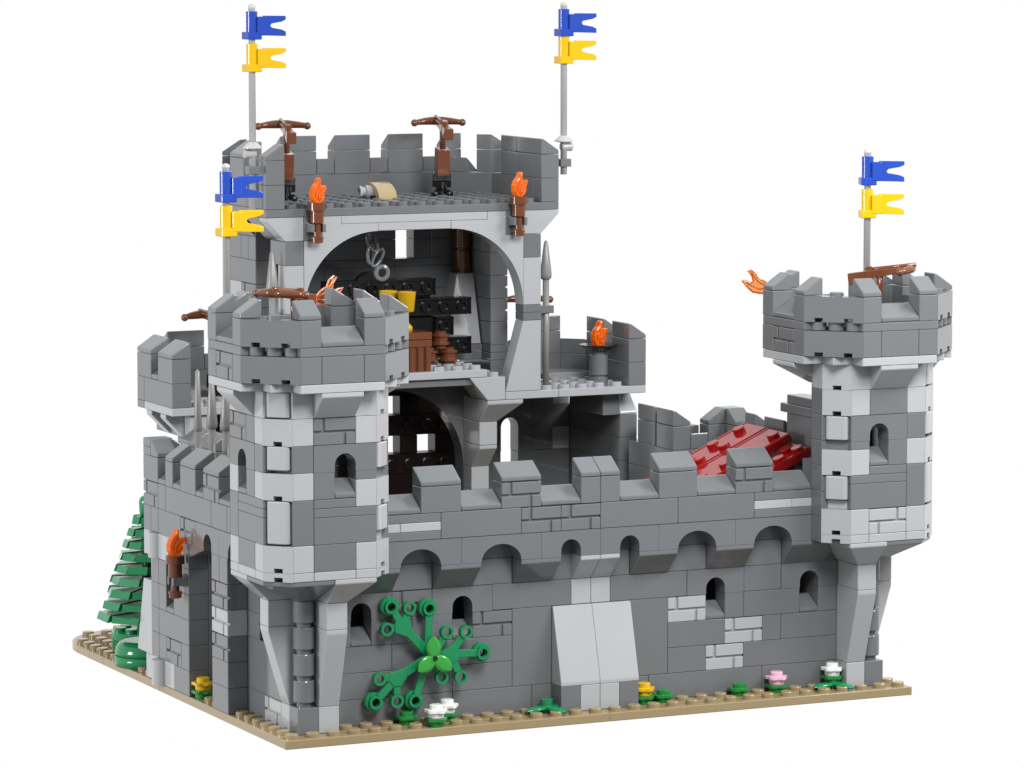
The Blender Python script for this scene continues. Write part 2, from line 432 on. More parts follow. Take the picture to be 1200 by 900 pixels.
    fy(0, 1, 7.6, 8.8, 'L'); fy(1, 3, 7.6, 8.8, 'D'); fy(3, 4, 7.6, 8.8, 'L')
    fy(0, 3, 8.8, 10, 'D'); fy(0, 3, 10, 10.4, 'D'); fy(0, 3, 10.4, 10.8, 'D'); fy(3, 4, 8.8, 10.8, 'D')
    fy(0, 1, 10.8, 12, 'L'); fy(1, 2, 10.8, 12, 'D'); fy(3, 4, 10.8, 12, 'L'); fy(0, 1, 12, 13.2, 'D')
    poly_c = 2.5
    pl = [(1 + GAP, 12), (2, 12), (2, 12.3)] + [(2.5 - .5 * cos(a), 12.3 + .5 * sin(a)) for a in [i * pi / 12 for i in range(1, 12)]] + [(3, 12.3), (3, 12), (4 - GAP, 12), (4 - GAP, 13.196), (1 + GAP, 13.196)]
    p.prism([(-a, b) for a, b in pl][::-1], (-1 + GAP, 0, 0), (0, -1, 0), (0, 0, 1), -.98, 'D')
    fy(0, 1, 13.2, 14.4, 'L'); fy(1, 2, 13.2, 14.4, 'D')
    if mir: fy(2, 4, 13.2, 14.4, 'D')
    else: p.masonry(2, 4, -1, 0, 13.2, 14.4, 'D', '-x')
    # inner sides (towards the courtyard)
    for z in range(6):
        a = 7.2 + z * 1.2
        bx(0, 2, a, a + 1.2, 'D')
        by(0, 1, a, a + 1.2, 'D'); p.box(3, 4, 1, 2.85, a, a + 1.2, 'D')
    bx(0, 2, 14.4, 15.6, 'L'); by(0, 1, 14.4, 15.6, 'L'); p.box(3, 4, 1, 2.85, 14.4, 15.6, 'L'); fx(0, 4, 14.4, 15.6, 'L'); fy(0, 4, 14.4, 15.6, 'L')
    # diagonal facets
    FD = [((-1, 0), (0, -1)), ((4, -1), (5, 0)), ((0, 5), (-1, 4))]
    for k, (a, b) in enumerate(FD):
        if k == 0: spec = [(7.2, 7.6, 'L', 1), (7.6, 8.8, 'L', 1), (8.8, 10.8, 'D', -2), (10.8, 12, 'L', 1), (12, 13.2, 'D', -1), (13.2, 14.4, 'L', 1), (14.4, 15.6, 'L', -1)]
        elif k == 1: spec = [(7.2, 7.6, 'L', 1), (7.6, 8.8, 'L', 1), (8.8, 10.4, 'D', -3), (10.4, 11.6, 'L', 1), (11.6, 13.2, 'D', -3), (13.2, 14.4, 'L', 1), (14.4, 15.6, 'L', 1)]
        else: spec = [(7.2 + 1.2 * i, 8.4 + 1.2 * i, 'D', 0) for i in range(7)]
        A = Vector((*a, 0)); Bv = Vector((*b, 0)); u = (Bv - A).normalized(); n = Vector((u.y, -u.x, 0))
        for z0, z1, m, kind in spec:
            if kind >= 0: notch_panel(p, a, b, z0, z1, m, [.5] if kind else [])
            else:
                # recessed facet with a curved light stone standing in the notch
                i = .42
                a2 = A - n * i; b2 = Bv - n * i
                notch_panel(p, (a2.x, a2.y), (b2.x, b2.y), z0, z1, 'D' if kind > -4 else 'L', [])
                c = (A + Bv) / 2; w = .53
                zl0 = z1 - 1.2 if kind == -3 else z0
                if kind == -2: zl0 = z0 + .02
                lo, hi = zl0 + .06, z1 - .04
                if kind == -1 and m == 'D': lo, hi = z0 + .14, z1 - .02
                pts = []
                for q_, dpt in ((-w, -.3), (-w, -.02), (-w + .12, .05), (w - .12, .05), (w, -.02), (w, -.3)):
                    pp = c + u * q_ + n * dpt
                    pts += [(pp.x, pp.y, lo), (pp.x, pp.y, hi)]
                p.hull(pts, 'L', .04)
                if kind == -3:
                    mm = 'L' if z0 < 10 else 'D'
                    a3 = A - n * .25; b3 = Bv - n * .25
                    notch_panel(p, (a3.x, a3.y), (b3.x, b3.y), z0, z0 + .4, mm, [], depth=.3)
    # dark core lining behind the facets
    p.plan([(.2, .1), (3.8, .1), (3.9, 3.8), (.2, 3.9)], 7.25, 10.7, 'D', bev=0)
    p.build('shaft', t)
    for q_ in (0, 1):
        s_ = P_()
        if q_ == 0: s_.cheese(2, 3, -1, 0, 10.8, '-y')
        else: s_.cheese(-1, 0, 2, 3, 10.8, '-x')
        s_.build('window_sill', t)
    # corbels under the crown
    for q_ in (0, 1):
        s_ = P_(); g = GAP
        pts = [(1 + g, -1.0, 14.41), (3 - g, -1.0, 14.41), (1 + g, -2 + g + .02, 15.4), (3 - g, -2 + g + .02, 15.4), (1 + g, -2 + g + .02, 15.595), (3 - g, -2 + g + .02, 15.595), (1 + g, -.9, 15.595), (3 - g, -.9, 15.595), (1 + g, -.9, 14.41), (3 - g, -.9, 14.41)]
        s_.hull([(y, x, z) if q_ else (x, y, z) for x, y, z in pts], 'L')
        s_.build('corbel', t)
    for a, b in (((4.9, 0), 1), ((0, 4.9), 0)):
        s_ = P_()
        if b: pts = [(x, y, z) for y in (1, 3) for x, z in ((4.02, 14.41), (6, 15.4), (6, 15.595), (4.02, 15.595))]
        else: pts = [(x, y, z) for x in (1, 3) for y, z in ((5, 14.41), (6, 15.4), (6, 15.595), (4.9, 15.595), (4.9, 14.41))]
        s_.hull(pts, 'L'); s_.build('corbel', t)
    # ---- crown: footprint -2..6, corners cut by 2
    p = P_()
    g = .012
    p.hull([(x, y, z) for x in (0 + g, 4 - g) for y in (-2 + g, 6 - g) for z in (15.603, 15.99)], 'L')
    p.hull([(x, y, z) for x in (-1 + g, 5 - g) for y in (-1 + g, 5 - g) for z in (15.606, 15.987)], 'L')
    p.hull([(x, y, z) for x in (-2 + g, 6 - g) for y in (0 + g, 4 - g) for z in (15.609, 15.984)], 'L')
    sides = ['-y', '-x', '+y', '+x']
    def seg(side, a, b, z0, z1, m, mas=False):
        if side == '-y': p.masonry(a, b, -2, -1, z0, z1, m, '-y') if mas else p.box(a, b, -2, -1, z0, z1, m)
        elif side == '-x': p.masonry(a, b, -2, -1, z0, z1, m, '-x') if mas else p.box(-2, -1, a, b, z0, z1, m)
        elif side == '+y': p.box(a, b, 5, 6, z0, z1, m)
        else: p.masonry(a, b, 5, 6, z0, z1, m, '+x') if mas else p.box(5, 6, a, b, z0, z1, m)
    for sd in sides:
        seg(sd, 0, 1, 16, 17.2, 'D'); seg(sd, 1, 3, 16, 17.2, 'D', mas=(sd == '-x' and not mir) or (sd == '+x' and mir)); seg(sd, 3, 4, 16, 17.2, 'D')
        seg(sd, 0, 4, 17.2, 17.6, 'D')
    CD = [((-2, 0), (0, -2)), ((4, -2), (6, 0)), ((6, 4), (4, 6)), ((0, 6), (-2, 4))]
    for a, b in CD:
        notch_panel(p, a, b, 16, 17.2, 'D', [.25, .75], depth=.75)
        notch_panel(p, a, b, 17.6, 18.8, 'D', [.25, .75], depth=.75)
        A = Vector((*a, 0)); Bv = Vector((*b, 0)); u = (Bv - A).normalized(); n = Vector((u.y, -u.x, 0)); L = (Bv - A).length
        for f_ in (.2, .5, .8):
            c = A + u * L * f_ - n * .5
            p.cyl((c.x, c.y, 17.21), .37, .38, 'D', seg=24, bev=.01)
        c = (A + Bv) / 2 - n * .45
        p.stud(c.x, c.y, 18.79, 'D')
    # floor of the fighting platform
    p.plan([(.3, -1.05), (3.7, -1.05), (5.05, .3), (5.05, 3.7), (3.7, 5.05), (.3, 5.05), (-1.05, 3.7), (-1.05, .3)], 16.05, 17.35, 'D', bev=0)
    for i in range(0, 4):
        for j in range(0, 4): p.stud(i + .5, j + .5, 17.34, 'D')
    p.build('crown', t)
    for a, d_ in ((4, '+x'), (-1.1, '-x')):
        q = P_(); q.box(a, a + 1.1, 4, 5, 17.6, 18.8, 'D'); q.cheese(a, a + 1.1, 4, 5, 18.8, d_); q.build('merlon', t)
    for sd in sides:
        for a in ((0, 3) if sd != '+y' else ()):
            q = P_()
            if sd == '-y': q.box(a, a + 1, -2, -1, 17.6, 18.8, 'D'); q.cheese(a, a + 1, -2, -1, 18.8, '-y')
            elif sd == '-x': q.box(-2, -1, a, a + 1, 17.6, 18.8, 'D'); q.cheese(-2, -1, a, a + 1, 18.8, '-x')
            elif sd == '+y': q.box(a, a + 1, 5, 6, 17.6, 18.8, 'D'); q.cheese(a, a + 1, 5, 6, 18.8, '+y')
            else: q.box(5, 6, a, a + 1, 17.6, 18.8, 'D'); q.cheese(5, 6, a, a + 1, 18.8, '+x')
            q.build('merlon', t)
        q = P_()
        if sd == '-y': q.cheese(1, 3, -2, -1, 17.6, sd)
        elif sd == '-x': q.cheese(-2, -1, 1, 3, 17.6, sd)
        elif sd == '+y': q.cheese(1, 3, 5, 6, 17.6, sd)
        else: q.cheese(5, 6, 1, 3, 17.6, sd)
        q.build('sloped_sill', t)
    return t
make_tower(False, 'eight sided grey and white corner tower nearest the viewer, beside the gate')
make_tower(True, 'eight sided grey and white corner tower at the right end of the front wall')

# ------------------------------------------------------------------ gate wall (left) and its plain mirror on the right
def make_side_wall(mir, label, name, cat):
    cx = 31.5 if mir else .5
    t = thing(name, label, cat, (cx, 12, 0))
    def P_(): return Part(mir)
    p = P_()
    def W(a, b, z0, z1, m='D', x0=0, x1=1): p.box(x0, x1, a, b, z0, z1, m)
    def MW(a, b, z0, z1, m='D'): p.masonry(a, b, 0, 1, z0, z1, m, '-x')
    # gate post, y 7..9
    W(7, 9, 0, 1.2); W(7, 9, 1.2, 2.4); MW(7, 9, 2.4, 3.6); MW(7, 9, 3.6, 4.8, 'L'); MW(7, 9, 4.8, 6.0); W(7, 8, 6, 7.2); W(8, 9, 6, 7.2)
    W(7, 9, 0, 7.2, 'D', 1, 2)
    # wall left of the gate
    W(12, 14, 0, 1.2); W(12, 13, 1.2, 2.4); MW(13, 15, 1.2, 2.4); W(15, 16, 1.2, 2.4); W(16, 17, 1.2, 2.4)
    W(12, 16, 2.4, 3.6); W(16, 17, 2.4, 3.6)
    W(12, 14, 3.6, 4.8); W(15, 16, 3.6, 4.8); W(16, 17, 3.6, 4.8)
    W(12, 13, 4.8, 6); W(13, 14, 4.8, 6); W(15, 16, 4.8, 6); W(16, 17, 4.8, 6); W(17, 18, 4.8, 6, 'L', .35, 1)
    W(12, 14.4, 6, 7.2); W(14.4, 16, 6, 7.2, 'L'); W(16, 18, 6, 7.2, 'L')
    p.lathe([(.5, 0), (.5, 1.19), (.48, 1.2)], 'L', (.2, 16.5, 6.0), seg=24)
    W(14, 16, 0, 1.2, 'L'); W(16, 18, 0, 1.2, 'L', .06, 1)
    p.lathe([(.5, 0), (.5, .6), (.5, 1.19), (.48, 1.2)], 'L', (.05, 15.75, 0.0), seg=24)
    W(12, 18, 0, 8.4, 'D', 1, 2)
    # arch course
    MW(11, 13, 7.2, 8.4); W(13, 16, 7.2, 8.4); W(16, 17, 7.2, 8.4); W(17, 18, 7.2, 8.4)
    R = .5; zs = 7.5
    pl = [(8 + GAP, 7.2), (9, 7.2), (9, zs)] + [(9.5 - R * cos(a), zs + R * sin(a)) for a in [i * pi / 12 for i in range(1, 12)]] + [(10, zs), (10, 7.2), (11 - GAP, 7.2), (11 - GAP, 8.396), (8 + GAP, 8.396)]
    p.prism([(-a, b) for a, b in pl][::-1], (GAP, 0, 0), (0, -1, 0), (0, 0, 1), -.985, 'D')
    pl = [(5 + GAP, 7.2), (5.1, 7.2), (5.1, 7.4)] + [(6 - .9 * cos(a), 7.4 + .7 * sin(a)) for a in [i * pi / 12 for i in range(1, 12)]] + [(6.9, 7.4), (6.9, 7.2), (8 - GAP, 7.2), (8 - GAP, 8.396), (5 + GAP, 8.396)]
    p.prism([(-a, b) for a, b in pl][::-1], (GAP, 0, 0), (0, -1, 0), (0, 0, 1), -.985, 'D')
    p.hull([(x, y, z) for y, z in ((10.0, 7.19), (11.99, 7.19), (11.99, 6.6)) for x in (.05, 1.9)], 'D')
    # recessed wall beside the tower
    p.box(1, 2, 5, 7, 0, 1.2, 'D'); p.box(1, 2, 5, 7, 1.2, 3.6, 'D'); p.box(1, 2, 5.6, 7, 3.6, 4.8, 'D'); p.box(1, 2, 5.6, 7, 4.8, 6, 'D'); p.box(1, 2, 5, 7, 6, 8.4, 'D')
    # top course
    W(5, 7, 8.4, 9.6); W(7, 9, 8.4, 9.6); W(9, 15, 8.4, 9.6); W(15, 16, 8.4, 9.6); MW(16, 18, 8.4, 9.6)
    # back face (y = 18)
    p.box(1, 4, 17, 18, 0, 9.6, 'D'); p.box(1, 3, 5, 18, 8.8, 9.5, 'D')
    # link wall back to the turret (x 3..4)
    for z in range(8): p.box(3, 4, 18, 22, z * 1.2, z * 1.2 + 1.2, 'D')
    p.build('wall_face', t)
    # back buttress slope
    q = P_()
    q.hull([(x, y, z) for x in (.01, .99) for y, z in ((17.005, 1.21), (18.99, 1.21), (18.99, 1.36), (18.1, 4.79), (17.005, 4.79))], 'L')
    q.build('buttress', t)
    # merlons
    for a, b, mas in ((8, 10, 1), (11, 13, 0), (14, 15, 0)):
        q = P_()
        if mas: q.masonry(a, b, 0, 1, 9.6, 10.8, 'D', '-x')
        else: q.box(0, 1, a, b, 9.6, 10.8, 'D')
        q.cheese(0, 1, a, b, 10.8, '-x'); q.build('merlon', t)
    q = P_(); q.box(0, 1, 16, 18, 9.6, 10.8, 'D'); q.box(1, 2, 17, 18, 9.6, 10.8, 'D'); q.cheese(0, 1, 16, 17, 10.8, '-y'); q.box(0, 1, 17, 18, 10.8, 11.2, 'D'); q.box(0, 1, 17, 18, 11.2, 11.6, 'D'); q.cheese(1, 2, 17, 18, 10.8, '+x')
    q.build('merlon', t)
    for a in (17, 19.1):
        q = P_(); q.box(3, 4, a, a + 1.9, 9.6, 10.8, 'D'); q.cheese(3, 4, a, a + 1.9, 10.8, '-x'); q.build('merlon', t)
    for a, b in ((6, 8), (10, 11), (13, 14), (15, 16)):
        q = P_(); q.cheese(0, 1, a, b, 9.6, '-x'); q.build('sloped_sill', t)
    q = P_(); q.cheese(2, 3, 17, 18, 9.6, '+y'); q.build('sloped_sill', t)
    q = P_(); q.box(2, 3, 18, 22, 0, 10.7, 'D'); q.build('inner_wall', t)
    q = P_(); q.cheese(0, 1, 14, 15, 3.6, '-x'); q.build('window_sill', t)
    return t
make_side_wall(False, 'side wall with the tall arched gate and a torch, left of the near tower', 'gate_wall', 'castle wall')
rw = make_side_wall(True, 'far side wall behind the red roof, seen over the front wall', 'curtain_wall', 'castle wall')
# chimney block on the right wall behind the tower
q = Part(); q.box(30.97, 32.03, 6, 10.6, 9.65, 12.05, 'D'); q.box(30.9, 32.1, 6, 11.15, 12.06, 12.5, 'D'); q.box(31, 32, 6, 10.65, 12.5, 12.95, 'D'); q.build('capped_block', rw)

# ------------------------------------------------------------------ red lean-to roof
rr = thing('lean_to_roof', 'sloping shiny red studded roof leaning on the far right wall', 'roof', (28, 10, 8.4))
def roof_panel(y0, y1, zhi, nm, xhi=30.2, xlo=24.2, dz=2.75, rows=()):
    P_ = Part()
    a = Vector((xhi, y0, zhi)); d = Vector((xlo - xhi, 0, -dz)); L = d.length; d.normalize()
    n = Vector((-d.z, 0, d.x)); n = n if n.z > 0 else -n
    th = .4
    pts = []
    for s_ in (0, L):
        for y in (y0, y1):
            c = Vector((a.x, y, a.z)) + d * s_
            pts += [tuple(c), tuple(c - n * th)]
    P_.hull(pts, 'R', .03)
    for yy, ss in rows:
        for s_ in ss:
            c = Vector((a.x, yy, a.z)) + d * s_
            P_.lathe([(.31, -.01), (.31, .2), (.28, .23)], 'R', tuple(c), tuple(n), seg=18)
    for yy in (y0 + .05, y1 - .17):
        q_ = []
        for s_ in (.02, L - .02):
            for y in (yy, yy + .12):
                c = Vector((a.x, y, a.z)) + d * s_
                q_ += [tuple(c), tuple(c + n * .03)]
        P_.hull(q_, 'R', .02)
    return P_.build(nm, rr)
roof_panel(11.2, 13.5, 11.28, 'roof_panel', rows=((12.7, (.8, 2.4, 4.0, 5.2)), (11.7, (2.3, 3.8, 5.2))))
roof_panel(8.85, 11.17, 11.24, 'roof_panel', rows=((9.5, (.6, 2.2)), (9.0 + .35, (3.6, 5.0))))
roof_panel(7.2, 8.82, 10.72, 'roof_panel', xhi=30.4, rows=((8.3, (.8, 2.6)), (7.6, (.5, 1.6, 3.2))))
P_ = Part()
for x, y in ((24.8, 8), (24.8, 13), (29.5, 8), (29.5, 13)):
    P_.cyl((x, y, 0), .42, 8.1 if x < 26 else 10.0, 'B')
P_.build('post', rr)

# ------------------------------------------------------------------ keep
kp = thing('castle_keep', 'tall grey keep with a wide arched opening behind the front wall', 'keep', (16, 26, 0))
p = Part()
for sx in (0, 1):
    q = Part(bool(sx))
    q.box(9, 10, 22, 23, 16.8, 19.2, 'L'); q.box(9, 10, 22, 24, 19.2, 20.4, 'D')
    q.box(9, 10, 22, 23, 16.4, 16.8, 'D'); q.box(9, 10, 22, 23, 16.0, 16.4, 'D')
    # inverted slope under the roof corner
    q.hull([(9.01, 22.01, 20.41), (9.99, 22.01, 20.41), (9.01, 22.99, 20.41), (9.99, 22.99, 20.41), (8.01, 22.01, 21.42), (8.01, 22.01, 21.59), (8.01, 22.99, 21.59), (8.01, 22.99, 21.42), (9.99, 22.01, 21.59), (9.99, 22.99, 21.59)], 'L')
    q.hull([(9.01, 23.01, 20.41), (9.99, 23.01, 20.41), (9.01, 24.6, 20.41), (9.99, 24.6, 20.41), (8.01, 23.01, 21.42), (8.01, 23.01, 21.59), (8.01, 24.6, 21.59), (8.01, 24.6, 21.42), (9.99, 23.01, 21.59), (9.99, 24.6, 21.59)], 'D')
    # foot of the arch, wider at the bottom
    q.hull([(9.01, 22.01, 12.41), (10.99, 22.01, 12.41), (9.01, 22.99, 12.41), (10.99, 22.99, 12.41), (9.01, 22.01, 15.99), (9.99, 22.01, 15.99), (9.01, 22.99, 15.99), (9.99, 22.99, 15.99)], 'L')
    q.box(10, 11, 22, 23, 20.4, 21.6, 'D')
    arcp = [(14 - 4 * sin(a), 16.8 + 4 * cos(a)) for a in [i * pi / 2 / 22 for i in range(23)]]
    poly = [(10.004, 16.81), (10.004, 20.396), (11.0, 20.396), (11.0, 21.596), (12, 21.596), (12, 21.2), (13.995, 21.2)] + [(min(a, 13.995), b) for a, b in arcp[:-1]]
    q.prism(poly, (0, 22 + GAP, 0), (1, 0, 0), (0, 0, 1), -.985, 'L')
    q.build('arch_side', kp)
q = Part(); q.box(12, 20, 22, 23, 21.2, 21.6, 'L'); q.box(14, 18, 22, 23, 20.8, 21.2, 'L'); q.build('lintel', kp)
# rear side walls (x 9..10 and 22..23, y 26..30) with the tall side openings in front of them
for sx in (0, 1):
    q = Part(bool(sx))
    for z0, z1, kind in ((12.4, 13.6, 0), (13.6, 14.0, 0), (14.0, 14.4, 0), (14.4, 15.6, 0), (15.6, 16.8, 1), (16.8, 18.0, 1), (18.0, 19.2, 0), (19.2, 20.4, 2), (20.4, 21.6, 0)):
        if kind == 1: q.masonry(26, 28, 9, 10, z0, z1, 'D', '-x'); q.box(9, 10, 28, 30, z0, z1, 'L')
        elif kind == 2: q.box(9, 10, 26, 27, z0, z1, 'D'); q.box(9, 10, 27, 28, z0, z1, 'D'); q.box(9, 10, 28, 30, z0, z1, 'D')
        else: q.box(9, 10, 26, 30, z0, z1, 'D')
    q.hull([(9.01, 26, 20.4), (9.99, 26, 20.4), (9.01, 28.9, 20.4), (8.01, 26.5, 21.58), (8.01, 28, 21.58), (9.99, 26.5, 21.58), (9.99, 29.5, 21.58)], 'D')
    for k in range(0 if sx else 11): q.box(9, 10, 26, 30, -.0 + k * 1.2 if k else 0, k * 1.2 + 1.2 if k < 10 else 12.4, 'D')
    # light stone cone and round wooden columns in the rear corner
    q.hull([(10.05, 27.05, 14.41), (12.0, 27.05, 14.41), (10.05, 28.98, 14.41), (12.0, 28.98, 14.41), (10.05, 28, 18.0), (11.0, 28, 18.0), (10.05, 28.98, 18.0), (11.0, 28.98, 18.0)], 'L')
    q.box(10, 12, 27, 29, 13.6, 14.4, 'D')
    for z in (18.0, 19.2, 20.4): q.lathe([(.38, 0), (.38, .1), (.48, .14), (.48, 1.15), (.46, 1.19)], 'B', (10.5, 28.5, z), seg=22)
    q.build('side_wall', kp)
# back wall with openings
q = Part()
YB = [29]
def BW(a, b, z0, z1, m='D'): q.box(a, b, YB[0], YB[0] + 1, z0, z1, m)
for z0, z1 in ((13.6, 14.8), (14.8, 16), (16, 17.2), (17.2, 18.4)):
    BW(10, 14, z0, z1); BW(14, 18, z0, z1); BW(18, 22, z0, z1)
BW(10, 13, 18.4, 18.8); BW(13, 18, 18.4, 18.8); BW(18, 19, 18.0, 18.8) if False else BW(18, 22, 18.4, 18.8)
for z0, z1 in ((18.8, 19.8), (19.8, 21.6)):
    BW(10, 14, z0, z1); BW(14, 18, z0, z1); BW(19, 20, z0, z1); BW(20, 22, z0, z1)
q.build('back_wall', kp)
# lower back wall: dark wooden lattice with open squares
q = Part(); YB[0] = 28.55
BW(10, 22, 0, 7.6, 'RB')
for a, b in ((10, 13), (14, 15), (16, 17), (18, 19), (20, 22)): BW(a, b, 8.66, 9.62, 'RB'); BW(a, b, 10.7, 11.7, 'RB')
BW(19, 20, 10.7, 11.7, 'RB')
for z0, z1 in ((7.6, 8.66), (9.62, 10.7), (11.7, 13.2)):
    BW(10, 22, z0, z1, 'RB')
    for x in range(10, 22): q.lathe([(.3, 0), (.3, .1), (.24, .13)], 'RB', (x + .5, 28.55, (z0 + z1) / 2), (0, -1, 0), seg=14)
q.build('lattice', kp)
# inner arch under the hall floor
q = Part()
arcp = [(16 - 4 * cos(a), 8.4 + 4 * sin(a)) for a in [i * pi / 28 for i in range(29)]]
poly = [(10, 0), (12, 0)] + arcp + [(20, 0), (20.9, 0), (20.9, 12.79), (10, 12.79)]
q.prism(poly, (0, 25, 0), (1, 0, 0), (0, 0, 1), -1, 'D')
q.build('inner_arch', kp)
# hall floor
q = Part()
q.box(10, 20, 22, 29, 13.2, 13.6, 'L'); q.box(20, 21, 24, 29, 12.8, 13.19, 'L'); q.box(10, 20, 22.2, 29, 12.8, 13.2, 'D')
for x in range(17, 20):
    for y in range(22, 26): q.stud(x + .5, y + .5, 13.6, 'L')
for y in range(22, 26): q.stud(20.5, y + .5, 13.2, 'L')
q.build('hall_floor', kp)
# stepped corbel pier
q = Part(); g = GAP
q.hull([(19 + g, 22 + g, 13.19), (21 - g, 22 + g, 13.19), (20 + g, 22 + g, 12.01), (21 - g, 22 + g, 12.01), (19 + g, 24, 13.19), (21 - g, 24, 13.19), (20 + g, 24, 12.01), (21 - g, 24, 12.01)], 'L')
q.hull([(20 + g, 22 + g, 11.99), (22 - g, 22 + g, 11.99), (20 + g, 22 + g, 11.8), (22 - g, 22 + g, 11.8), (20 + g, 23, 10.81), (21 - g, 23, 10.81), (20 + g, 25, 10.81), (21 - g, 25, 10.81), (20 + g, 25, 11.99), (22 - g, 25, 11.99)], 'L')
q.box(20, 21, 23, 25, 9.6, 10.8, 'L')
q.hull([(20 + g, 23 + g, 9.59), (21 - g, 23 + g, 9.59), (20 + g, 23 + g, 9.42), (21 - g, 23 + g, 9.42), (20 + g, 24, 8.41), (21 - g, 24, 8.41), (20 + g, 25, 8.41), (21 - g, 25, 8.41), (20 + g, 25, 9.59), (21 - g, 25, 9.59)], 'L')
for k in range(7): q.box(20, 21, 24, 25, k * 1.2, k * 1.2 + 1.2, 'L')
q.build('stepped_pier', kp)
# black stepped racks in the hall
q = Part()
def rack(x0, x1, z0, z1, y=25.7):
    q.box(x0, x1, y + .12, y + 1.0, z0, z1, 'K')
    q.box(x0, x1, y, y + .2, z1 - .12, z1, 'K', bev=.01); q.box(x0, x1, y, y + .2, z0, z0 + .12, 'K', bev=.01)
    q.box(x1 - .12, x1, y, y + .2, z0, z1, 'K', bev=.01); q.box(x0, x0 + .12, y, y + .2, z0, z1, 'K', bev=.01)
    for i in range(int(x1 - x0)):
        q.lathe([(.3, 0), (.3, .14), (.2, .14), (.2, .02)], 'K', (x0 + i + .5, y + .13, (z0 + z1) / 2), (0, -1, 0), seg=16, cap=False)
rack(12.8, 18.8, 17.14, 18.0); rack(14.8, 20.8, 16.1, 16.97); rack(18.8, 19.8, 15.05, 16.0); rack(15.8, 20.8, 14.06, 14.95); q.box(15.8, 18.8, 26, 27, 15.0, 16.05, 'K'); q.box(12, 18.8, 26.35, 27, 13.6, 17.1, 'K')
q.build('black_rack', kp)
# roof
q = Part(); q.plan([(8 + GAP, 22 + GAP), (24 - GAP, 22 + GAP), (24 - GAP, 28), (21, 31), (11, 31), (8 + GAP, 28)], 21.6, 22.0, 'D')
for i in range(9, 23):
    for j in range(22, 30): q.stud(i + .5, j + .5, 22.0, 'D')
q.build('roof_floor', kp)
q = Part()
q.box(11, 21, 30, 31, 22, 23.2, 'D')
for sx in (0, 1):
    r_ = Part(bool(sx))
    r_.box(8, 9, 22, 23, 22, 23.2, 'D'); r_.box(8, 9, 24.6, 28, 22, 23.2, 'D')
    r_.box(8, 9, 23, 24.6, 22, 22.6, 'D') if sx == 0 else r_.box(8, 9, 23, 24.6, 22, 23.2, 'D')
    r_.hull([(x, y, z) for x, y in ((8.01, 28.01), (9, 28.01), (11, 30), (11, 30.99)) for z in (22.005, 23.195)], 'D')
    r_.build('parapet', kp)
q.build('parapet', kp)
def merl(pts_box, ch, d, mir=False):
    r_ = Part(mir); r_.box(*pts_box[:4], 23.2, 24.4, 'D'); r_.cheese(*pts_box[:4], 24.4, d); return r_.build('merlon', kp)
for a in (12, 15, 18): merl((a, a + 2, 30, 31), 1, '+y')
for a in (14, 17, 20):
    r_ = Part(); r_.cheese(a, a + 1, 30, 31, 23.2, '+y'); r_.build('sloped_sill', kp)
for sx in (False, True):
    merl((8, 9, 22, 23), 1, '-x', sx); merl((8, 9, 25, 26.9), 1, '-x', sx)
    if sx: merl((8, 9, 23, 25), 1, '-x', sx)
    # pieces on the slanted rear corners
    r_ = Part(sx)
    r_.hull([(x, y, z) for x, y in ((8.02, 28.02), (9, 28.02), (9.6, 28.6), (8.9, 29.0)) for z in (23.21, 24.39)], 'D')
    r_.hull([(8.02, 28.02, 24.41), (9, 28.02, 24.41), (9.6, 28.6, 24.41), (8.9, 29.0, 24.41), (8.02, 28.02, 24.6), (8.9, 29.0, 24.6), (9, 28.02, 25.2), (9.6, 28.6, 25.2)], 'D')
    r_.build('merlon', kp)
    r_ = Part(sx)
    r_.hull([(9.3, 29.0, 23.21), (10.0, 28.9, 23.21), (10.6, 29.6, 23.21), (10.2, 30.1, 23.21), (9.5, 29.2, 23.4), (10.2, 30.1, 23.4), (10.0, 28.9, 23.98), (10.6, 29.6, 23.98)], 'D')
    r_.build('sloped_sill', kp)
merl((21, 22, 29.6, 30.6), 1, '+y')

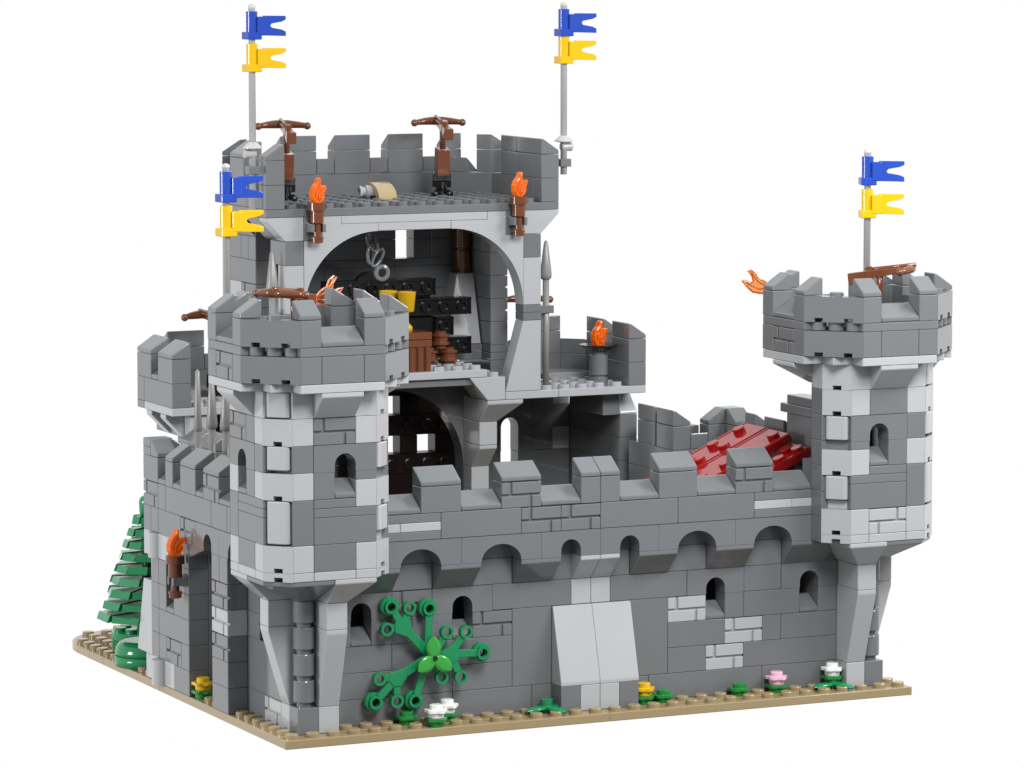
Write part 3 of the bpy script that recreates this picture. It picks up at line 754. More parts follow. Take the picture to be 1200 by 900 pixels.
# ------------------------------------------------------------------ turrets on the shoulders of the keep
def make_turret(mir, label):
    t = thing('turret', label, 'turret', (26.5 if mir else 5.5, 25.5, 12), 'small turrets beside the keep')
    def P_(): return Part(mir)
    q = P_()
    q.box(3, 8, 22, 26, 12, 12.4, 'L'); q.plan([(4, 26.01), (8, 26.01), (8, 28.99), (5, 28.99), (3.02, 27), (3.02, 26.01)], 12.0, 12.4, 'D'); q.box(8, 11, 22, 26, 12, 12.4, 'L')
    for i in range(4, 9):
        for j in range(22, 28): q.stud(i + .5, j + .5, 12.4, 'L')
    q.box(4, 7, 26, 28, 12.4, 12.8, 'L')
    q.build('floor', t)
    q = P_()
    q.box(3, 4, 22, 26, 12.4, 13.6, 'D'); q.box(3, 4, 26, 27, 12.4, 13.6, 'D'); q.box(5, 9, 28, 29, 12.4, 13.6, 'D')
    q.hull([(x, y, z) for x, y in ((3.01, 27.01), (4, 27.01), (5.01, 28), (5.01, 28.99)) for z in (12.005, 13.595)], 'D')
    q.build('parapet', t)
    for bx_, d in (((3, 4, 22, 24), '-x'), ((3, 4, 25, 27), '-x'), ((5, 7, 28, 29), '+y')):
        q = P_(); q.box(*bx_, 13.6, 14.8, 'D'); q.cheese(*bx_, 14.8, d); q.build('merlon', t)
    q = P_(); q.cheese(3, 4, 24, 25, 13.6, '-x'); q.build('sloped_sill', t)
    q = P_(); q.cheese(7, 8, 28, 29, 13.6, '+y'); q.build('sloped_sill', t)
    q = P_()
    q.hull([(3.05, 27.1, 13.6), (4, 27.1, 13.6), (5, 28.1, 13.6), (4.9, 28.9, 13.6), (3.05, 27.1, 13.8), (4.9, 28.9, 13.8), (4, 27.1, 14.4), (5, 28.1, 14.4)], 'D'); q.build('sloped_sill', t)
    # brackets and body below
    for y in ((23, 25) if not mir else ()):
        q = P_(); q.hull([(x, yy, z) for yy in (y + .01, y + .75) for x, z in ((4.0, 10.81), (3.02, 11.8), (3.02, 11.99), (5, 11.99), (5, 10.81))], 'L'); q.build('bracket', t)
    q = P_()
    q.box(4, 5, 23, 27, 10.8, 12, 'D'); q.box(4, 5, 22.2, 23, 10.8, 12, 'L') if not mir else None
    # side wall of the room below
    if mir:
        for k in range(9): q.box(3, 4, 23, 30, k * 1.2, k * 1.2 + 1.2, 'D')
    else:
        for k in range(9): q.box(4, 5, 22, 24, k * 1.2, k * 1.2 + 1.2, 'D')
        for k in range(5, 10): q.box(5, 9, 24.2, 25, k * 1.2, k * 1.2 + 1.2, 'L')
        q.box(5.7, 6.3, 24.1, 24.4, 10.3, 11.7, 'K')  # black block standing in for the shade inside a window slot
    if mir: q.hull([(x, y, z) for x in (3.01, 3.99) for y, z in ((23.01, 10.81), (23.01, 10.95), (24.0, 11.98), (25, 11.98), (25, 10.81))], 'L')
    # back wall of the room with a pointed window
    if mir:
        arch_win(q, 6.2, 9, 7, 8, 29, 30, 8.4, 12, 'D', straight=1.3)
        q.box(4, 7, 29, 30, 0, 8.4, 'D'); q.box(8, 9, 29, 30, 0, 8.4, 'D'); q.box(4, 5, 29, 30, 8.4, 9.6, 'L'); q.box(4, 6.2, 29, 30, 9.6, 10.8, 'D'); q.box(5, 6.2, 29, 30, 8.4, 9.6, 'D'); q.box(4, 5, 29, 30, 10.8, 12, 'L'); q.box(5, 6.2, 29, 30, 10.8, 12, 'D')
        q.box(7, 8, 29, 30, 0, 7.0, 'D')
    q.build('lower_room', t)
    return t
make_turret(False, 'small turret with sloped merlons left of the keep, over the gate wall')
make_turret(True, 'small turret with the burning brazier right of the keep')

# ------------------------------------------------------------------ flags
def banner(mat, z, nm, parent):
    q = Part()
    q.lathe([(.285, 0), (.285, 1.38)], mat, (0, 0, z), seg=24)
    q.box(-.38, .38, -.38, .38, z, z + .38, mat, g=0, bev=.05)
    q.hull([(x, y, zz) for x in (.15, .62) for y in (-.40, -.2) for zz in (z + .2, z + 1.13)], mat, .05)
    poly = [(.5, z + .2), (1.74, z + .16), (1.74, z + .38), (1.52, z + .48), (.96, z + .58), (.88, z + .68), (.96, z + .78), (1.52, z + .87), (1.74, z + .97), (1.74, z + 1.15), (.5, z + 1.17)]
    q.prism(poly, (0, -.3, 0), (1, 0, 0), (0, 0, 1), -.14, mat, bev=.02)
    return q.build(nm, parent)
def make_flag(label, loc, ztop, cone, zb, gap, turn=0):
    t = thing('flagpole', label, 'flag', (loc[0], loc[1], zb), 'blue and yellow banners on grey poles', absolute=False)
    h = ztop - zb
    q = Part()
    q.smoothlathe([(.17, 0), (.17, h - .2), (.185, h - .19), (.19, h - .12), (.14, h - .04), (.05, h)], 'PL', seg=16)
    q.build('pole', t)
    b1 = h - .36 - 1.38
    for o_ in (banner('BL', b1, 'blue_banner', t), banner('Y', b1 - 1.38 - gap, 'yellow_banner', t)): o_.rotation_euler = (0, 0, radians(turn))
    if cone:
        q = Part(); zc = 25.05 - zb
        q.lathe([(.2, -.1), (.48, -.02), (.48, .03), (.2, .28)], 'PL', seg=24)
        for i, v in enumerate(q.v): q.v[i] = (v[0], v[1], v[2] + zc)
        q.build('flange', t)
        q = Part(); sg = 1 if loc[0] < 16 else -1
        q.box(-.3, .3, -.3, .3, 23.75 - zb, 24.15 - zb, 'D', g=0); q.build('clip', t)
        q = Part(); q.cyl((-sg * .45, 0, 24.75 - zb), .22, .6, 'L', (sg, 0, 0)); q.build('pin', t)
    return t
make_flag('tallest pole on the keep\'s left corner with blue over yellow banner', (7.5, 22.5), 32.1, True, 22.0, .2, 6)
make_flag('tall pole on the keep\'s right corner, its two banners touching', (24.5, 22.5), 32.1, True, 23.35, .0, 3)
make_flag('blue over yellow banner behind the near left tower', (-.5, 5.5), 25.28, False, 17.6, .15, 6)
make_flag('blue over yellow banner standing on the right tower', (32.5, 5.5), 25.24, False, 17.6, .2, -18)

# ------------------------------------------------------------------ flames and torches
FL = [(-.22, 0), (-.40, .28), (-.42, .55), (-.30, .82), (-.08, 1.0), (-.02, 1.18), (.10, 1.27), (.17, 1.2), (.13, 1.0), (.16, .86), (.34, .82), (.52, .86), (.50, .66), (.38, .5), (.42, .34), (.34, .18), (.2, .05), (.12, 0)]
def flame_part(parent, z, sc=1.0, nm='flame', ang=.35, m='O'):
    q = Part()
    u = (cos(ang) * sc, sin(ang) * sc, 0)
    off = Vector((sin(ang), -cos(ang), 0)) * .17
    q.prism(FL, (off.x, off.y, z), u, (0, 0, sc), -.34, m, bev=.11)
    fr = Vector((sin(ang), -cos(ang), 0)) * .19
    pt = lambda a, b: (cos(ang) * sc * a + fr.x, sin(ang) * sc * a + fr.y, z + sc * b)
    for ln in ([(-.28, .3), (-.2, .6), (-.02, .8), (.05, 1.05)], [(-.1, .15), (-.05, .4), (.12, .58), (.36, .7)], [(.0, .12), (.14, .3), (.3, .38)]):
        q.tube([pt(*c) for c in ln], [.02] + [.035] * (len(ln) - 2) + [.015], 'OD', 6)
    return q.build(nm, parent)
def make_torch(label, loc, zb, clipdir, ang):
    t = thing('torch', label, 'torch', (loc[0], loc[1], zb), 'burning torches clipped to the walls', absolute=False)
    q = Part()
    q.lathe([(.24, 0), (.3, .03), (.3, .2), (.33, .21), (.33, .3), (.2, .34), (.19, .95), (.3, .98), (.33, 1.02), (.33, 1.6)], 'B', seg=20)
    q.lathe([(.33, 1.6), (.44, 1.62), (.44, 2.0), (.41, 2.02), (.33, 2.02), (.33, 1.95)], 'B', seg=20)
    q.build('handle', t)
    q = Part()
    if clipdir == 'y':
        q.box(-.38, -.22, -.25, .3, .55, .95, 'D', g=0); q.box(.22, .38, -.25, .3, .55, .95, 'D', g=0); q.box(-.38, .38, .25, .5, .5, 1.0, 'D', g=0)
    else:
        q.box(-.25, .3, -.38, -.22, .6, 1.0, 'D', g=0); q.box(-.25, .3, .22, .38, .6, 1.0, 'D', g=0); q.box(.25, .5, -.38, .38, .55, 1.05, 'D', g=0)
    q.build('clip', t)
    flame_part(t, 1.98, 1.0, ang=ang)
    return t
make_torch('burning brown torch on the left side of the keep\'s arch', (10.5, 21.5), 20.33, 'y', .35)
make_torch('burning brown torch on the right side of the keep\'s arch', (21.5, 21.5), 20.36, 'y', .35)
make_torch('burning brown torch beside the arched gate', (-.5, 12.4), 4.66, 'x', .35)
t = thing('brazier', 'grey round pedestal with a black dish and a burning flame', 'brazier', (27, 23.5, 12.4), absolute=False)
q = Part(); q.lathe([(.5, 0), (.5, .38), (.4, .4), (.4, .48), (.5, .5), (.5, 1.5), (.47, 1.53), (.36, 1.54), (.36, 1.75)], 'D', seg=24); q.build('pedestal', t)
q = Part(); q.lathe([(.36, 1.74), (.62, 1.78), (.98, 2.0), (1.0, 2.06), (.6, 2.06), (.3, 1.96)], 'K', seg=24); q.build('dish', t)
flame_part(t, 1.98, 1.05, ang=.35)
# loose flames leaning out of the tower crowns
FW = [(0, -.12), (.35, -.3), (.8, -.28), (1.1, -.05), (1.25, .12), (1.45, .30), (1.2, .30), (.95, .22), (.85, .34), (.95, .62), (1.18, .86), (1.02, .92), (.75, .78), (.6, .5), (.4, .46), (.2, .36), (0, .2)]
def lean_flame(label, loc, ang, k=1.0):
    q = Part()
    u = (cos(ang), sin(ang), .12)
    u = Vector(u).normalized(); v = Vector((-u.x * u.z, -u.y * u.z, u.x ** 2 + u.y ** 2)).normalized()
    q.prism(FW, (0, 0, 0), tuple(u * .95 * k), tuple(v * .85 * k), -.08, 'OC', bev=.02)
    at = lambda a, b: tuple(u * (a * .95 * k) + v * (b * .85 * k))
    q.tube([at(a, b) for a, b in FW + FW[:1]], .045, 'O', 7)
    q.tube([at(.1, .05), at(.5, -.08), at(.9, .06), at(1.2, .2)], .035, 'O', 6); q.tube([at(.1, .15), at(.55, .3), at(.8, .55), at(1.0, .8)], .035, 'O', 6)
    o = q.build('flame', None); o.location = loc
    tag(o, label, 'flame', 'flames on the corner towers'); return o
lean_flame('clear orange flame licking out behind the right tower\'s merlons', (27.0, 5.2, 18.7), radians(150))
lean_flame('clear orange flame rising behind the near tower\'s rear merlon', (3.9, 5.6, 18.95), radians(20), 1.2)

# ------------------------------------------------------------------ crossbows (stock along +x, origin at the stock's middle)
def make_crossbow(label, loc, rot, stand):
    t = thing('crossbow', label, 'crossbow', loc, 'brown crossbows on the battlements', rot, absolute=False)
    q = Part()
    q.hull([(-1.45, -.25, -.36), (-1.45, .25, -.36), (-1.45, -.25, .22), (-1.45, .25, .22), (-.5, -.17, .26), (-.5, .17, .26), (-.5, -.17, -.2), (-.5, .17, -.2)], 'B', .03)
    q.hull([(-.62, -.2, -.12), (-.62, .2, -.12), (-.62, -.2, .27), (-.62, .2, .27), (1.75, -.16, .3), (1.75, .16, .3), (1.75, -.16, .06), (1.75, .16, .06)], 'B', .03)
    q.tube([(-.5, 0, .3), (1.8, 0, .34)], .1, 'B', 8)
    q.cyl((-.45, 0, .24), .16, .22, 'B', seg=12)
    q.build('stock', t)
    q = Part()
    for s_ in (1, -1):
        P = [(1.55, 0, .16), (1.52, .35 * s_, .16), (1.42, .72 * s_, .15), (1.28, 1.02 * s_, .14), (1.12, 1.26 * s_, .13)]
        q.tube(P, [.22, .21, .18, .15, .14], 'B', 10); q.sphere(P[-1], .19, 'B')
    q.build('bow', t)
    q = Part(); q.tube([(.05, 0, .1), (-.02, 0, -.6), (-.15, 0, -1.25)], [.17, .16, .17], 'B', 10); q.build('grip', t)
    if stand:
        q = Part()
        z0 = -stand
        q.hull([(x, y, z) for x, y in ((-.42, -.34), (.34, -.34), (-.42, .34), (.34, .34)) for z in (z0 + 1.15, -1.0)], 'B', .05)
        q.box(-.22, .22, -.45, .45, z0 + .85, z0 + 1.25, 'K', g=0)
        q.lathe([(.5, .55), (.5, .85)], 'K', (0, 0, z0), seg=18)
        q.lathe([(.28, .2), (.28, .55)], 'K', (0, 0, z0), seg=14)
        for k in range(3):
            a = 2 * pi * k / 3; q.sphere((.42 * cos(a), .42 * sin(a), z0 + .2), .22, 'K', 10, 6)
        q.build('swivel_stand', t)
    return t
make_crossbow('brown crossbow on the right tower, aimed outwards past the viewer', (30.85, 1.5, 19.5), (0, radians(-6), radians(-36)), 0)
make_crossbow('brown crossbow on the near left tower, aimed outwards past its merlons', (1.15, 1.5, 19.5), (0, radians(-6), radians(216)), 0)
make_crossbow('brown crossbow on a black swivel at the middle of the keep roof', (19.6, 26.6, 25.6), (0, radians(-7), radians(78)), 3.55)
make_crossbow('brown crossbow on a black swivel behind the keep\'s left corner', (10.8, 26.2, 25.6), (0, radians(-7), radians(78)), 3.55)
make_crossbow('brown crossbow half hidden behind the near tower, on the left turret', (6.5, 24.8, 16.3), (0, radians(-4), radians(100)), 3.85)
make_crossbow('brown crossbow glimpsed through the keep\'s right side opening', (24.2, 25.6, 16.4), (0, radians(-4), radians(80)), 3.95)

# ------------------------------------------------------------------ spears
def make_spear(label, loc, h, tiph=2.0, w=.34):
    t = thing('spear', label, 'spear', loc, 'grey spears', absolute=False)
    q = Part(); q.smoothlathe([(.17, 0), (.17, h - tiph + .05)], 'S', seg=14); q.build('shaft', t)
    q = Part(); z = h - tiph
    q.smoothlathe([(.12, z - .05), (w * .9, z + .08), (w, z + .25), (w * .8, z + .8), (.12, h - .12), (.05, h)], 'S', seg=6); q.build('spear_head', t)
    return t
make_spear('grey spear standing against the keep\'s right pier', (23.5, 22.5, 12.4), 7.6)
q = Part(); q.box(22.9, 23.85, 22.25, 22.8, 16.3, 16.7, 'D', g=0); q.build('clip', kp)
make_spear('grey spear standing at the keep\'s left pier, over the near tower', (8.5, 22.5, 12.4), 7.55, 2.3, .38)
make_spear('leftmost grey spear behind the gate wall merlons', (2.0, 15.85, 8.8), 6.15, 3.0, .22)
make_spear('middle grey spear behind the gate wall merlons', (2.0, 14.0, 8.8), 6.1, 2.6, .3)
make_spear('grey spear behind the gate wall closest to the near tower', (2.0, 12.2, 8.8), 6.0, 2.4, .3)

# ------------------------------------------------------------------ things in the hall and on the roof
t = thing('cannon', 'small tan curved block with a grey nozzle on the keep roof', 'cannon', (16.0, 26.6, 22.0), rot=(0, 0, -pi / 2), absolute=False)
q = Part()
prof = [(-.35, .12), (-.35, .95)] + [(-.1 + 1.35 * sin(a), .12 + .83 * cos(a)) for a in [i * pi / 2 / 8 for i in range(0, 9)]]
q.prism(prof, (0, -.5, 0), (1, 0, 0), (0, 0, 1), -1.0, 'TN', bev=.02); q.build('curved_cover', t)
q = Part(); q.box(-.3, .75, -.62, .3, .02, .32, 'K', g=0); q.build('carriage', t)
q = Part(); q.lathe([(.33, 0), (.33, .3), (.24, .31), (.24, .5), (.3, .52), (.3, .65), (.18, .65), (.18, .5)], 'L', (.1, -.5, .48), (0, -1, .02), seg=18); q.build('muzzle', t)
t = thing('chest', 'brown wooden chest with grooved sides carrying a gold goblet', 'chest', (15.6, 23.3, 13.6), absolute=False)
q = Part(); q.box(-1.5, 1.5, -.7, .7, 0, 1.25, 'B', g=0)
for k in range(7): q.lathe([(.17, 0), (.17, 1.22)], 'B', (-1.3 + k * .44, -.7, .0), seg=10)
q.build('body', t)
q = Part(); q.box(-1.55, 1.55, -.8, .75, 1.22, 1.58, 'B', g=0); q.box(-1.55, 1.55, -.8, .75, 1.6, 1.97, 'B', g=0); q.build('lid', t)
def goblet(label, loc):
    t = thing('goblet', label, 'goblet', loc, 'gold goblets in the hall', absolute=False)
    q = Part()
    q.smoothlathe([(.3, 0), (.3, .2), (.27, .28), (.14, .4), (.11, .5), (.11, .95), (.13, 1.0)], 'GO', seg=18); q.build('foot', t)
    q = Part(); q.smoothlathe([(.1, .98), (.35, 1.0), (.38, 1.06), (.47, 1.98), (.48, 2.02), (.42, 2.02), (.34, 1.1)], 'GO', seg=22); q.build('cup', t)
goblet('gold goblet standing on the brown chest lid', (16.1, 23.3, 15.57))
goblet('gold goblet mostly hidden behind the near tower\'s merlon', (15.5, 24.25, 15.57))
q = Part(); q.box(14.9, 15.7, 23.9, 24.7, 13.6, 15.57, 'B', g=0); o = q.build('pedestal', None); tag(o, 'brown block under the half hidden gold goblet', 'pedestal')
def stool(label, loc, rot=0):
    q = Part()
    q.lathe([(.3, 0), (.3, .16), (.47, .2), (.47, .34), (.38, .36), (.38, .6), (.47, .62), (.47, .74), (.3, .76), (.3, .88)], 'B', seg=16, petals=8, amp=.06, pz=(.19, .75))
    o = q.build('round_brick', None); o.location = loc; o.rotation_euler = (0, 0, rot)
    tag(o, label, 'barrel', 'small brown barrels in the hall'); return o
stool('lower right small brown barrel beside the chest', (18.75, 24.1, 13.72)); stool('small brown barrel touching the chest side', (17.75, 24.3, 13.72), .3); stool('small brown barrel on top of the two others', (18.35, 24.2, 14.55), .5)
t = thing('chain', 'grey chain with a round ring hanging in the keep\'s arch', 'chain', (15.2, 24.6, 18.5), absolute=False)
def link(q, c, rx, rz, ang, rad=.065, tilt=0):
    P = []
    for k in range(17):
        a = 2 * pi * k / 16; x = rx * cos(a); z = rz * sin(a)
        P.append((c[0] + (x * cos(tilt) + z * sin(tilt)) * cos(ang), c[1] + (x * cos(tilt) + z * sin(tilt)) * sin(ang), c[2] - x * sin(tilt) + z * cos(tilt)))
    q.tube(P, rad * 1.35, 'D', 8)
for i, (x, z, rx, rz, a, tl) in enumerate(((-.5, 2.2, .16, .5, .9, .3), (-.42, 1.55, .22, .5, -.2, -.35), (-.5, .95, .25, .5, .5, .1), (-.12, .75, .2, .5, 0, .55))):
    q = Part(); link(q, (x, 0, z), rx, rz, a, tilt=tl); q.build('link', t)
q = Part(); q.lathe([(.3, 0), (.42, .03), (.42, .22), (.3, .25), (.22, .2), (.22, .05), (.3, 0)], 'D', (0, -.1, 0), (0, -1, 0), seg=22, cap=False); q.build('ring', t)
q = Part(); q.lathe([(.95, 0), (.95, .4)], 'K', (.05, 1.6, -1.0), (0, -1, 0), seg=32); q.build('wheel', t)
for v in t.children: pass

# small brown and pale bits seen over the wall
q = Part(); q.cyl((20.3, 20.0, 6.6), .35, 1.0, 'B'); q.cyl((20.3, 20.0, 0), .42, 6.6, 'B'); o = q.build('wooden_post', None); tag(o, 'brown wooden post peeping over the front wall below the keep', 'post')

# ------------------------------------------------------------------ plants
def lathe_flower(label, loc, bloom, stem='G2'):
    t = thing('flower', label, 'flower', loc, 'little flowers along the castle foot', absolute=False)
    def fl(z, m, nm):
        q = Part()
        q.lathe([(.36, 0), (.38, .22)], m, (0, 0, z), seg=20)
        q.lathe([(.40, .22), (.50, .24), (.50, .36), (.40, .38)], m, (0, 0, z), seg=40, petals=5, amp=.1, pz=(.23, .37))
        q.lathe([(.3, .37), (.3, .56), (.27, .58)], m, (0, 0, z), seg=18)
        q.build(nm, t)
    fl(0.005, stem, 'stem')
    if bloom: fl(.4, bloom, 'bloom')
    return t
lathe_flower('white flower closest to the base board\'s front edge', (7.5, .5, 0), 'W')
lathe_flower('white flower just behind the other white one, under the wall plant', (8.5, 1.5, 0), 'W')
lathe_flower('yellow flower at the right foot of the pale buttress', (18.5, 1.5, 0), 'Y')
lathe_flower('yellow flower standing inside the arched gateway', (.5, 11.5, 0), 'Y')
lathe_flower('pink flower near the right tower', (25.5, 1.5, 0), 'P')
lathe_flower('white flower at the foot of the right tower', (28.5, 1.5, .2), 'W')
lathe_flower('bare green stem beside the two white flowers', (6.5, 1.5, 0), None)
lathe_flower('bare green stem right of the yellow flower by the buttress', (19.5, 1.5, 0), None)
lathe_flower('bare green stem alone before the wall, left of the pink flower', (23.5, 1.5, 0), None)
def leaf_blade(q, c, ang, L, w, rise, m, z0=0, droop=0, cam_=.1):
    """pointed leaf blade lying in plan direction ang"""
    n = 8; vs = []; fs = []
    d = Vector((cos(ang), sin(ang), 0)); s_ = Vector((-sin(ang), cos(ang), 0))
    for i in range(n + 1):
        f = i / n; ww = w * sin(pi * min(1, (f * .86 + .10))) ** .8 if i < n else .02
        z = z0 + rise * sin(pi * f * .8) - droop * f * f
        for k, a in enumerate((-1, -.5, 0, .5, 1)):
            pz = z - cam_ * abs(a) * ww / w - (.025 if a == 0 else 0)
            pnt = Vector(c) + d * (L * f) + s_ * (a * ww); vs.append((pnt.x, pnt.y, c[2] + pz))
    nv = len(vs)
    vs += [(x, y, z - .09) for x, y, z in vs]
    for i in range(n):
        for k in range(4):
            a = i * 5 + k; fs.append((a, a + 5, a + 6, a + 1)); fs.append((nv + a, nv + a + 1, nv + a + 6, nv + a + 5))
        fs.append((i * 5, nv + i * 5, nv + i * 5 + 5, i * 5 + 5)); fs.append((i * 5 + 4, i * 5 + 9, nv + i * 5 + 9, nv + i * 5 + 4))
    fs.append((n * 5, nv + n * 5, nv + n * 5 + 1, n * 5 + 1)); fs.append(tuple([0, 1, 2, 3, 4, nv + 4, nv + 3, nv + 2, nv + 1, nv]))
    q.add(vs, fs, m, [True] * (len(fs) - 1) + [False])
def leaf_plant(label, loc):
    t = thing('leaf_plant', label, 'plant', loc, 'low leaf plants before the wall', absolute=False)
    for a in (radians(200), radians(285), radians(10)):
        q = Part(); leaf_blade(q, (0, 0, .22), a, 1.35, .34, .16, 'G', droop=.12); q.build('leaf', t)
    q = Part(); q.cyl((0, 0, 0), .38, .3, 'G'); q.lathe([(.3, .28), (.3, .58), (.27, .6)], 'G', seg=18); q.build('stem', t)
leaf_plant('low green three leaved plant left of the pale buttress', (13.5, 1.5, .02))
leaf_plant('low green three leaved plant around the white flower at the right tower', (28.5, 1.4, .0))

# wall plant with ring-ended twigs
CAM = Vector((-67.5881, -167.7691, 35.0532))
def wp(px, py, y):
    # helper used once to read the plant's own layout off the drawing plan: (px,py) in plan units -> x,z on plane y
    return None
vp = thing('wall_plant', 'green branching plant with ringed twig ends climbing the front wall', 'plant', (7.7, 1.3, 3.0))
def xz(dx, dz): return (7.68 + dx, 3.0 + dz)
twigs = [
    # (start, end, big)  offsets in studs from the centre
    ('A', [(-.15, .2), (-1.35, 1.45)], None), ('A', [(-1.35, 1.45), (-1.95, 2.4)], 1), ('A', [(-1.35, 1.45), (-1.05, 2.3)], 0), ('A', [(-1.35, 1.45), (-2.15, 1.4)], 0), ('A', [(-.1, .2), (-.07, 2.2)], 1),
    ('B', [(-.2, -.1), (-1.65, -.8)], None), ('B', [(-1.65, -.8), (-2.55, -.82)], 0), ('B', [(-1.65, -.8), (-2.75, -1.88)], 1), ('B', [(-1.65, -.8), (-1.7, -1.9)], 0), ('B', [(-.2, -.2), (-.8, -1.95)], 1),
    ('C', [(.1, .0), (.88, .08)], None), ('C', [(.88, .08), (1.66, 1.05)], 0), ('C', [(.88, .08), (2.5, .02)], 1), ('C', [(.88, .08), (1.4, -1.0)], 0), ('C', [(.1, .1), (.72, 1.1)], 0), ('C', [(.1, -.1), (.45, -.95)], 0)]
for key in 'ABC':
    q = Part()
    yy = {'A': 1.42, 'B': 1.36, 'C': 1.22}[key]
    yy0 = yy
    for k, (a, b), big in twigs:
        if k != key: continue
        yy += .006
        (x0, z0), (x1, z1) = xz(*a), xz(*b)
        d = Vector((x1 - x0, 0, z1 - z0)); L = d.length; d.normalize(); n = Vector((-d.z, 0, d.x)) * (.22 if big is None else .195)
        e = d * (-.28 if big is not None else .12)
        pts = []
        for s_ in (-1, 1):
            for y in (yy, yy + .18):
                pts += [(x0 + n.x * s_, y, z0 + n.z * s_), (x1 + e.x + n.x * s_ * .85, y, z1 + e.z + n.z * s_ * .85)]
        q.hull(pts, 'G', .03)
        if big is not None:
            r = .31
            q.lathe([(.2, -.05), (r - .02, -.05), (r, -.03), (r, .26), (.2, .26), (.2, -.05)], 'G', (x1, yy + .2, z1), (0, -1, 0), seg=22, cap=False)
            if big:
                q.lathe([(.2, -.02), (.42, -.02), (.44, .0), (.44, .3), (.42, .32), (.2, .32)], 'G', (x1, yy + .45, z1), (0, -1, 0), seg=24, cap=False)
    nd = {'A': (-1.35, 1.45), 'B': (-1.65, -.8), 'C': (.88, .08)}[key]; nx, nz = xz(*nd)
    pts = []
    for k, (a, b), big in twigs:
        if k == key and a == nd or (k == key and b == nd):
            o_ = b if a == nd else a
            ex, ez = xz(*o_); dd = Vector((ex - nx, 0, ez - nz)).normalized(); nn = Vector((-dd.z, 0, dd.x))
            for s_ in (-1, 1):
                for y in (yy0 - .015, yy0 + .195): pts.append((nx + dd.x * .42 + nn.x * .2 * s_, y, nz + dd.z * .42 + nn.z * .2 * s_))
    q.hull(pts, 'G', .03)
    q.build('twig_spray', vp)
q = Part()
for a in (pi / 2 + .12, pi * 7 / 6 + .05, pi * 11 / 6 - .1):
    leaf_blade(q, (0, 0, 0), a, 1.0, .36, .04, 'GB', droop=.0, cam_=.05)
q.v = [(x + 7.68, .98 - z * 1.0, y + 3.0) for x, y, z in q.v]; q.f = [f for f in q.f]
q.lathe([(.1, 0), (.1, .2)], 'K', (7.68, 1.1, 3.0), (0, -1, 0), seg=12)
q.lathe([(.13, 0), (.3, .02), (.3, .1)], 'G', (7.68, 1.25, 3.0), (0, -1, 0), seg=16)
q.build('leaf_tuft', vp)
q = Part(); q.cyl((7.68, 1.98, 3.0), .3, .7, 'G', (0, -1, 0)); q.build('stalk', vp)

# pine tree
t = thing('pine_tree', 'green tiered pine tree behind the gate wall', 'tree', (1.5, 21.5, 1.2), absolute=False)
q = Part(); q.smoothlathe([(.45, 0), (.42, .4), (.33, 1.3), (.33, 6.0), (.36, 6.1)], 'G', seg=18); q.build('trunk', t)
for k in range(9):
    q = Part(); zt = 1.05 + k * .585; R = 2.55 - k * .21; n = max(6, 14 - k)
    n = 9
    for i in range(n):
        rr = R if i % 2 == 0 else R * .96
        a0 = 2 * pi * i / n + k * .22; da = 2 * pi / n * .98
        p3 = lambda a, r, z: (r * cos(a), r * sin(a), z)
        hgt = .37 if i % 2 == 0 else .33
        pts = [p3(a0 + .03, rr, zt), p3(a0 + da - .03, rr, zt), p3(a0, rr - .12, zt + hgt), p3(a0 + da, rr - .12, zt + hgt), p3(a0, .2, zt + .1), p3(a0 + da, .2, zt + .1), p3(a0, .25, zt + hgt + .03), p3(a0 + da, .25, zt + hgt + .03)]
        q.hull(pts, 'G', .02)
    q.lathe([(R - .35, .06), (R - .3, .3)], 'G', (0, 0, zt), seg=24)
    q.build('branch_tier', t)
q = Part(); q.smoothlathe([(.33, 6.1), (.42, 6.25), (.44, 6.8), (.36, 7.0), (.2, 7.08)], 'G', seg=18); q.build('tip', t)
# rounded green hillock the tree stands on, and bushes
q = Part(); q.smoothlathe([(1.66, 0.0), (1.66, .5)], 'G', seg=40); q.smoothlathe([(1.64, .52), (1.63, .7), (1.55, .95), (1.4, 1.12), (1.25, 1.18), (1.1, 1.2)], 'G', seg=40)
o = q.build('mound', None); o.location = (1.35, 21.2, .005); tag(o, 'rounded shiny green mound the pine tree stands on', 'mound')
t = thing('bush', 'low green studded bush on the tan board behind the tree', 'bush', (2.6, 26.2, 0), absolute=False)
q = Part(); q.lathe([(1.3, 0), (1.3, .38), (1.27, .4)], 'G', seg=30); q.lathe([(1.28, .42), (1.3, .44), (1.3, .78), (1.27, .8)], 'G', seg=30)
for x, y in ((-.8, .3), (-.5, -.5), (.3, -.8), (.4, .3), (-.3, .9)): q.lathe([(.3, .79), (.3, .98), (.27, 1.0)], 'G', (x, y, 0), seg=16)
q.build('round_plate', t)
q = Part()
for z in (.8, 1.2): q.lathe([(.4, 0), (.4, .24)], 'G2', (.55, .1, z), seg=18); q.lathe([(.4, .2), (.52, .22), (.52, .34), (.4, .36)], 'G2', (.55, .1, z), seg=30, petals=5, amp=.1, pz=(.21, .35)); q.lathe([(.3, .36), (.3, .56)], 'G2', (.55, .1, z), seg=16)
q.build('sprout', t)

# ------------------------------------------------------------------ camera
yaw, pit = 0.4383, 0.1058
d = Vector((sin(yaw) * cos(pit), cos(yaw) * cos(pit), -sin(pit)))
cam = bpy.data.cameras.new('Camera'); co = bpy.data.objects.new('Camera', cam); col.objects.link(co)
co.location = CAM
co.rotation_euler = (pi / 2 - pit, 0, -yaw)
cam.sensor_fit = 'HORIZONTAL'; cam.sensor_width = 36; cam.lens = 4862.7026 / 1200 * 36
cam.clip_start = 1; cam.clip_end = 2000
scene.camera = co

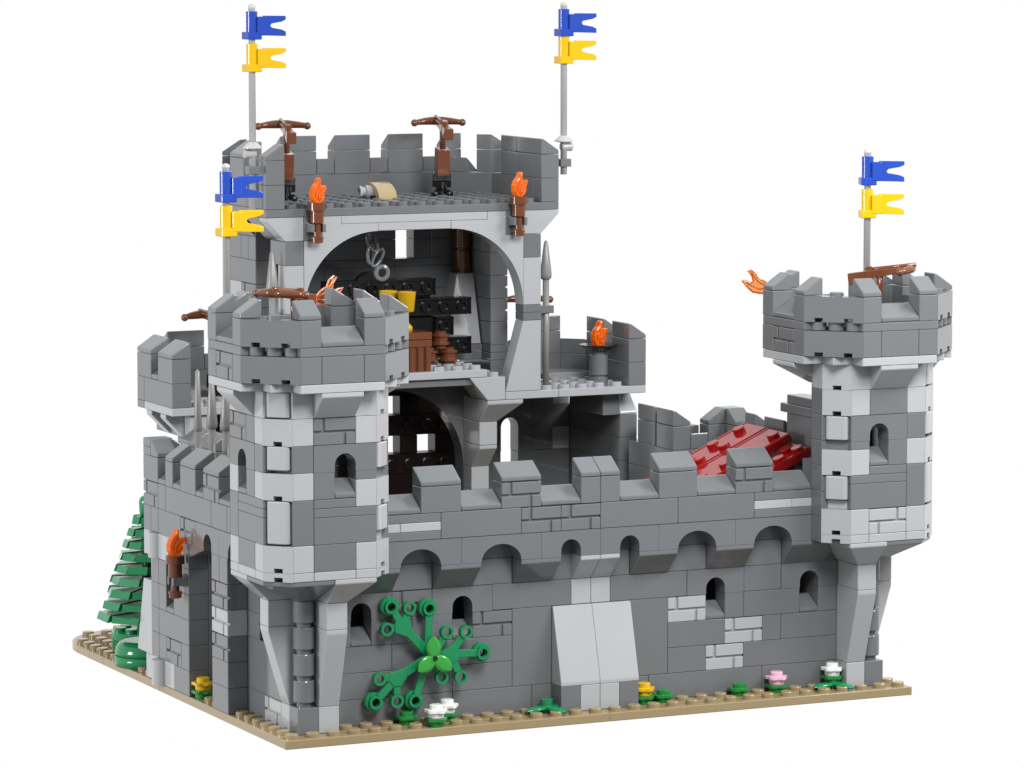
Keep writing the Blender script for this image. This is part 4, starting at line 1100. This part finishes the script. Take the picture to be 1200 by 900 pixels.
# ------------------------------------------------------------------ light: white cyclorama behind the model, dimmer room in front, one big softbox
w = bpy.data.worlds.new('World'); scene.world = w; w.use_nodes = True
nt = w.node_tree; bg = nt.nodes['Background']; bg.inputs[1].default_value = 1.0
tc = nt.nodes.new('ShaderNodeTexCoord')
dp = nt.nodes.new('ShaderNodeVectorMath'); dp.operation = 'DOT_PRODUCT'
dp.inputs[1].default_value = (sin(yaw - .6), cos(yaw - .6), -0.05)
nt.links.new(tc.outputs['Generated'], dp.inputs[0])
rp = nt.nodes.new('ShaderNodeValToRGB')
mp = nt.nodes.new('ShaderNodeMapRange'); mp.inputs[1].default_value = -1; mp.inputs[2].default_value = 1
nt.links.new(dp.outputs['Value'], mp.inputs[0]); nt.links.new(mp.outputs[0], rp.inputs[0])
e = rp.color_ramp.elements
e[0].position = .08; e[0].color = (.40, .40, .406, 1); e[1].position = .60; e[1].color = (1, 1, 1, 1)
sx_ = nt.nodes.new('ShaderNodeSeparateXYZ'); nt.links.new(tc.outputs['Generated'], sx_.inputs[0])
m2 = nt.nodes.new('ShaderNodeMapRange'); m2.interpolation_type = 'SMOOTHSTEP'
m2.inputs[1].default_value = -.5; m2.inputs[2].default_value = -.23; m2.inputs[3].default_value = .45; m2.inputs[4].default_value = 1
nt.links.new(sx_.outputs['Z'], m2.inputs[0])
ml = nt.nodes.new('ShaderNodeMix'); ml.data_type = 'RGBA'; ml.blend_type = 'MULTIPLY'; ml.inputs[0].default_value = 1
nt.links.new(rp.outputs[0], ml.inputs[6]); nt.links.new(m2.outputs[0], ml.inputs[7])
nt.links.new(ml.outputs[2], bg.inputs[0])
def softbox(name, loc, target, size, power):
    l = bpy.data.lights.new(name, 'AREA'); l.shape = 'SQUARE'; l.size = size; l.energy = power
    o = bpy.data.objects.new(name, l); col.objects.link(o); o.location = loc
    o.rotation_euler = (Vector(target) - Vector(loc)).to_track_quat('-Z', 'Y').to_euler()
def around(az, el, d, c=(16, 8, 12)):
    az = radians(az); el = radians(el); return (c[0] + d * sin(az) * cos(el), c[1] - d * cos(az) * cos(el), c[2] + d * sin(el))
softbox('key_softbox', around(-8, 45, 58, (16, -2, 10)), (16, 0, 10), 22, 41500)
softbox('side_softbox', around(62, 37, 60, (16, -2, 10)), (16, 0, 10), 22, 30500)
softbox('fill_softbox', (-84, 18, 24), (0, 10, 12), 24, 46000)
scene.view_settings.view_transform = 'Standard'; scene.view_settings.look = 'None'; scene.view_settings.exposure = 0; scene.view_settings.gamma = 1
scene.cycles.max_bounces = 8; scene.cycles.diffuse_bounces = 1; scene.cycles.glossy_bounces = 4; scene.cycles.transmission_bounces = 8
scene.cycles.caustics_reflective = False; scene.cycles.caustics_refractive = False
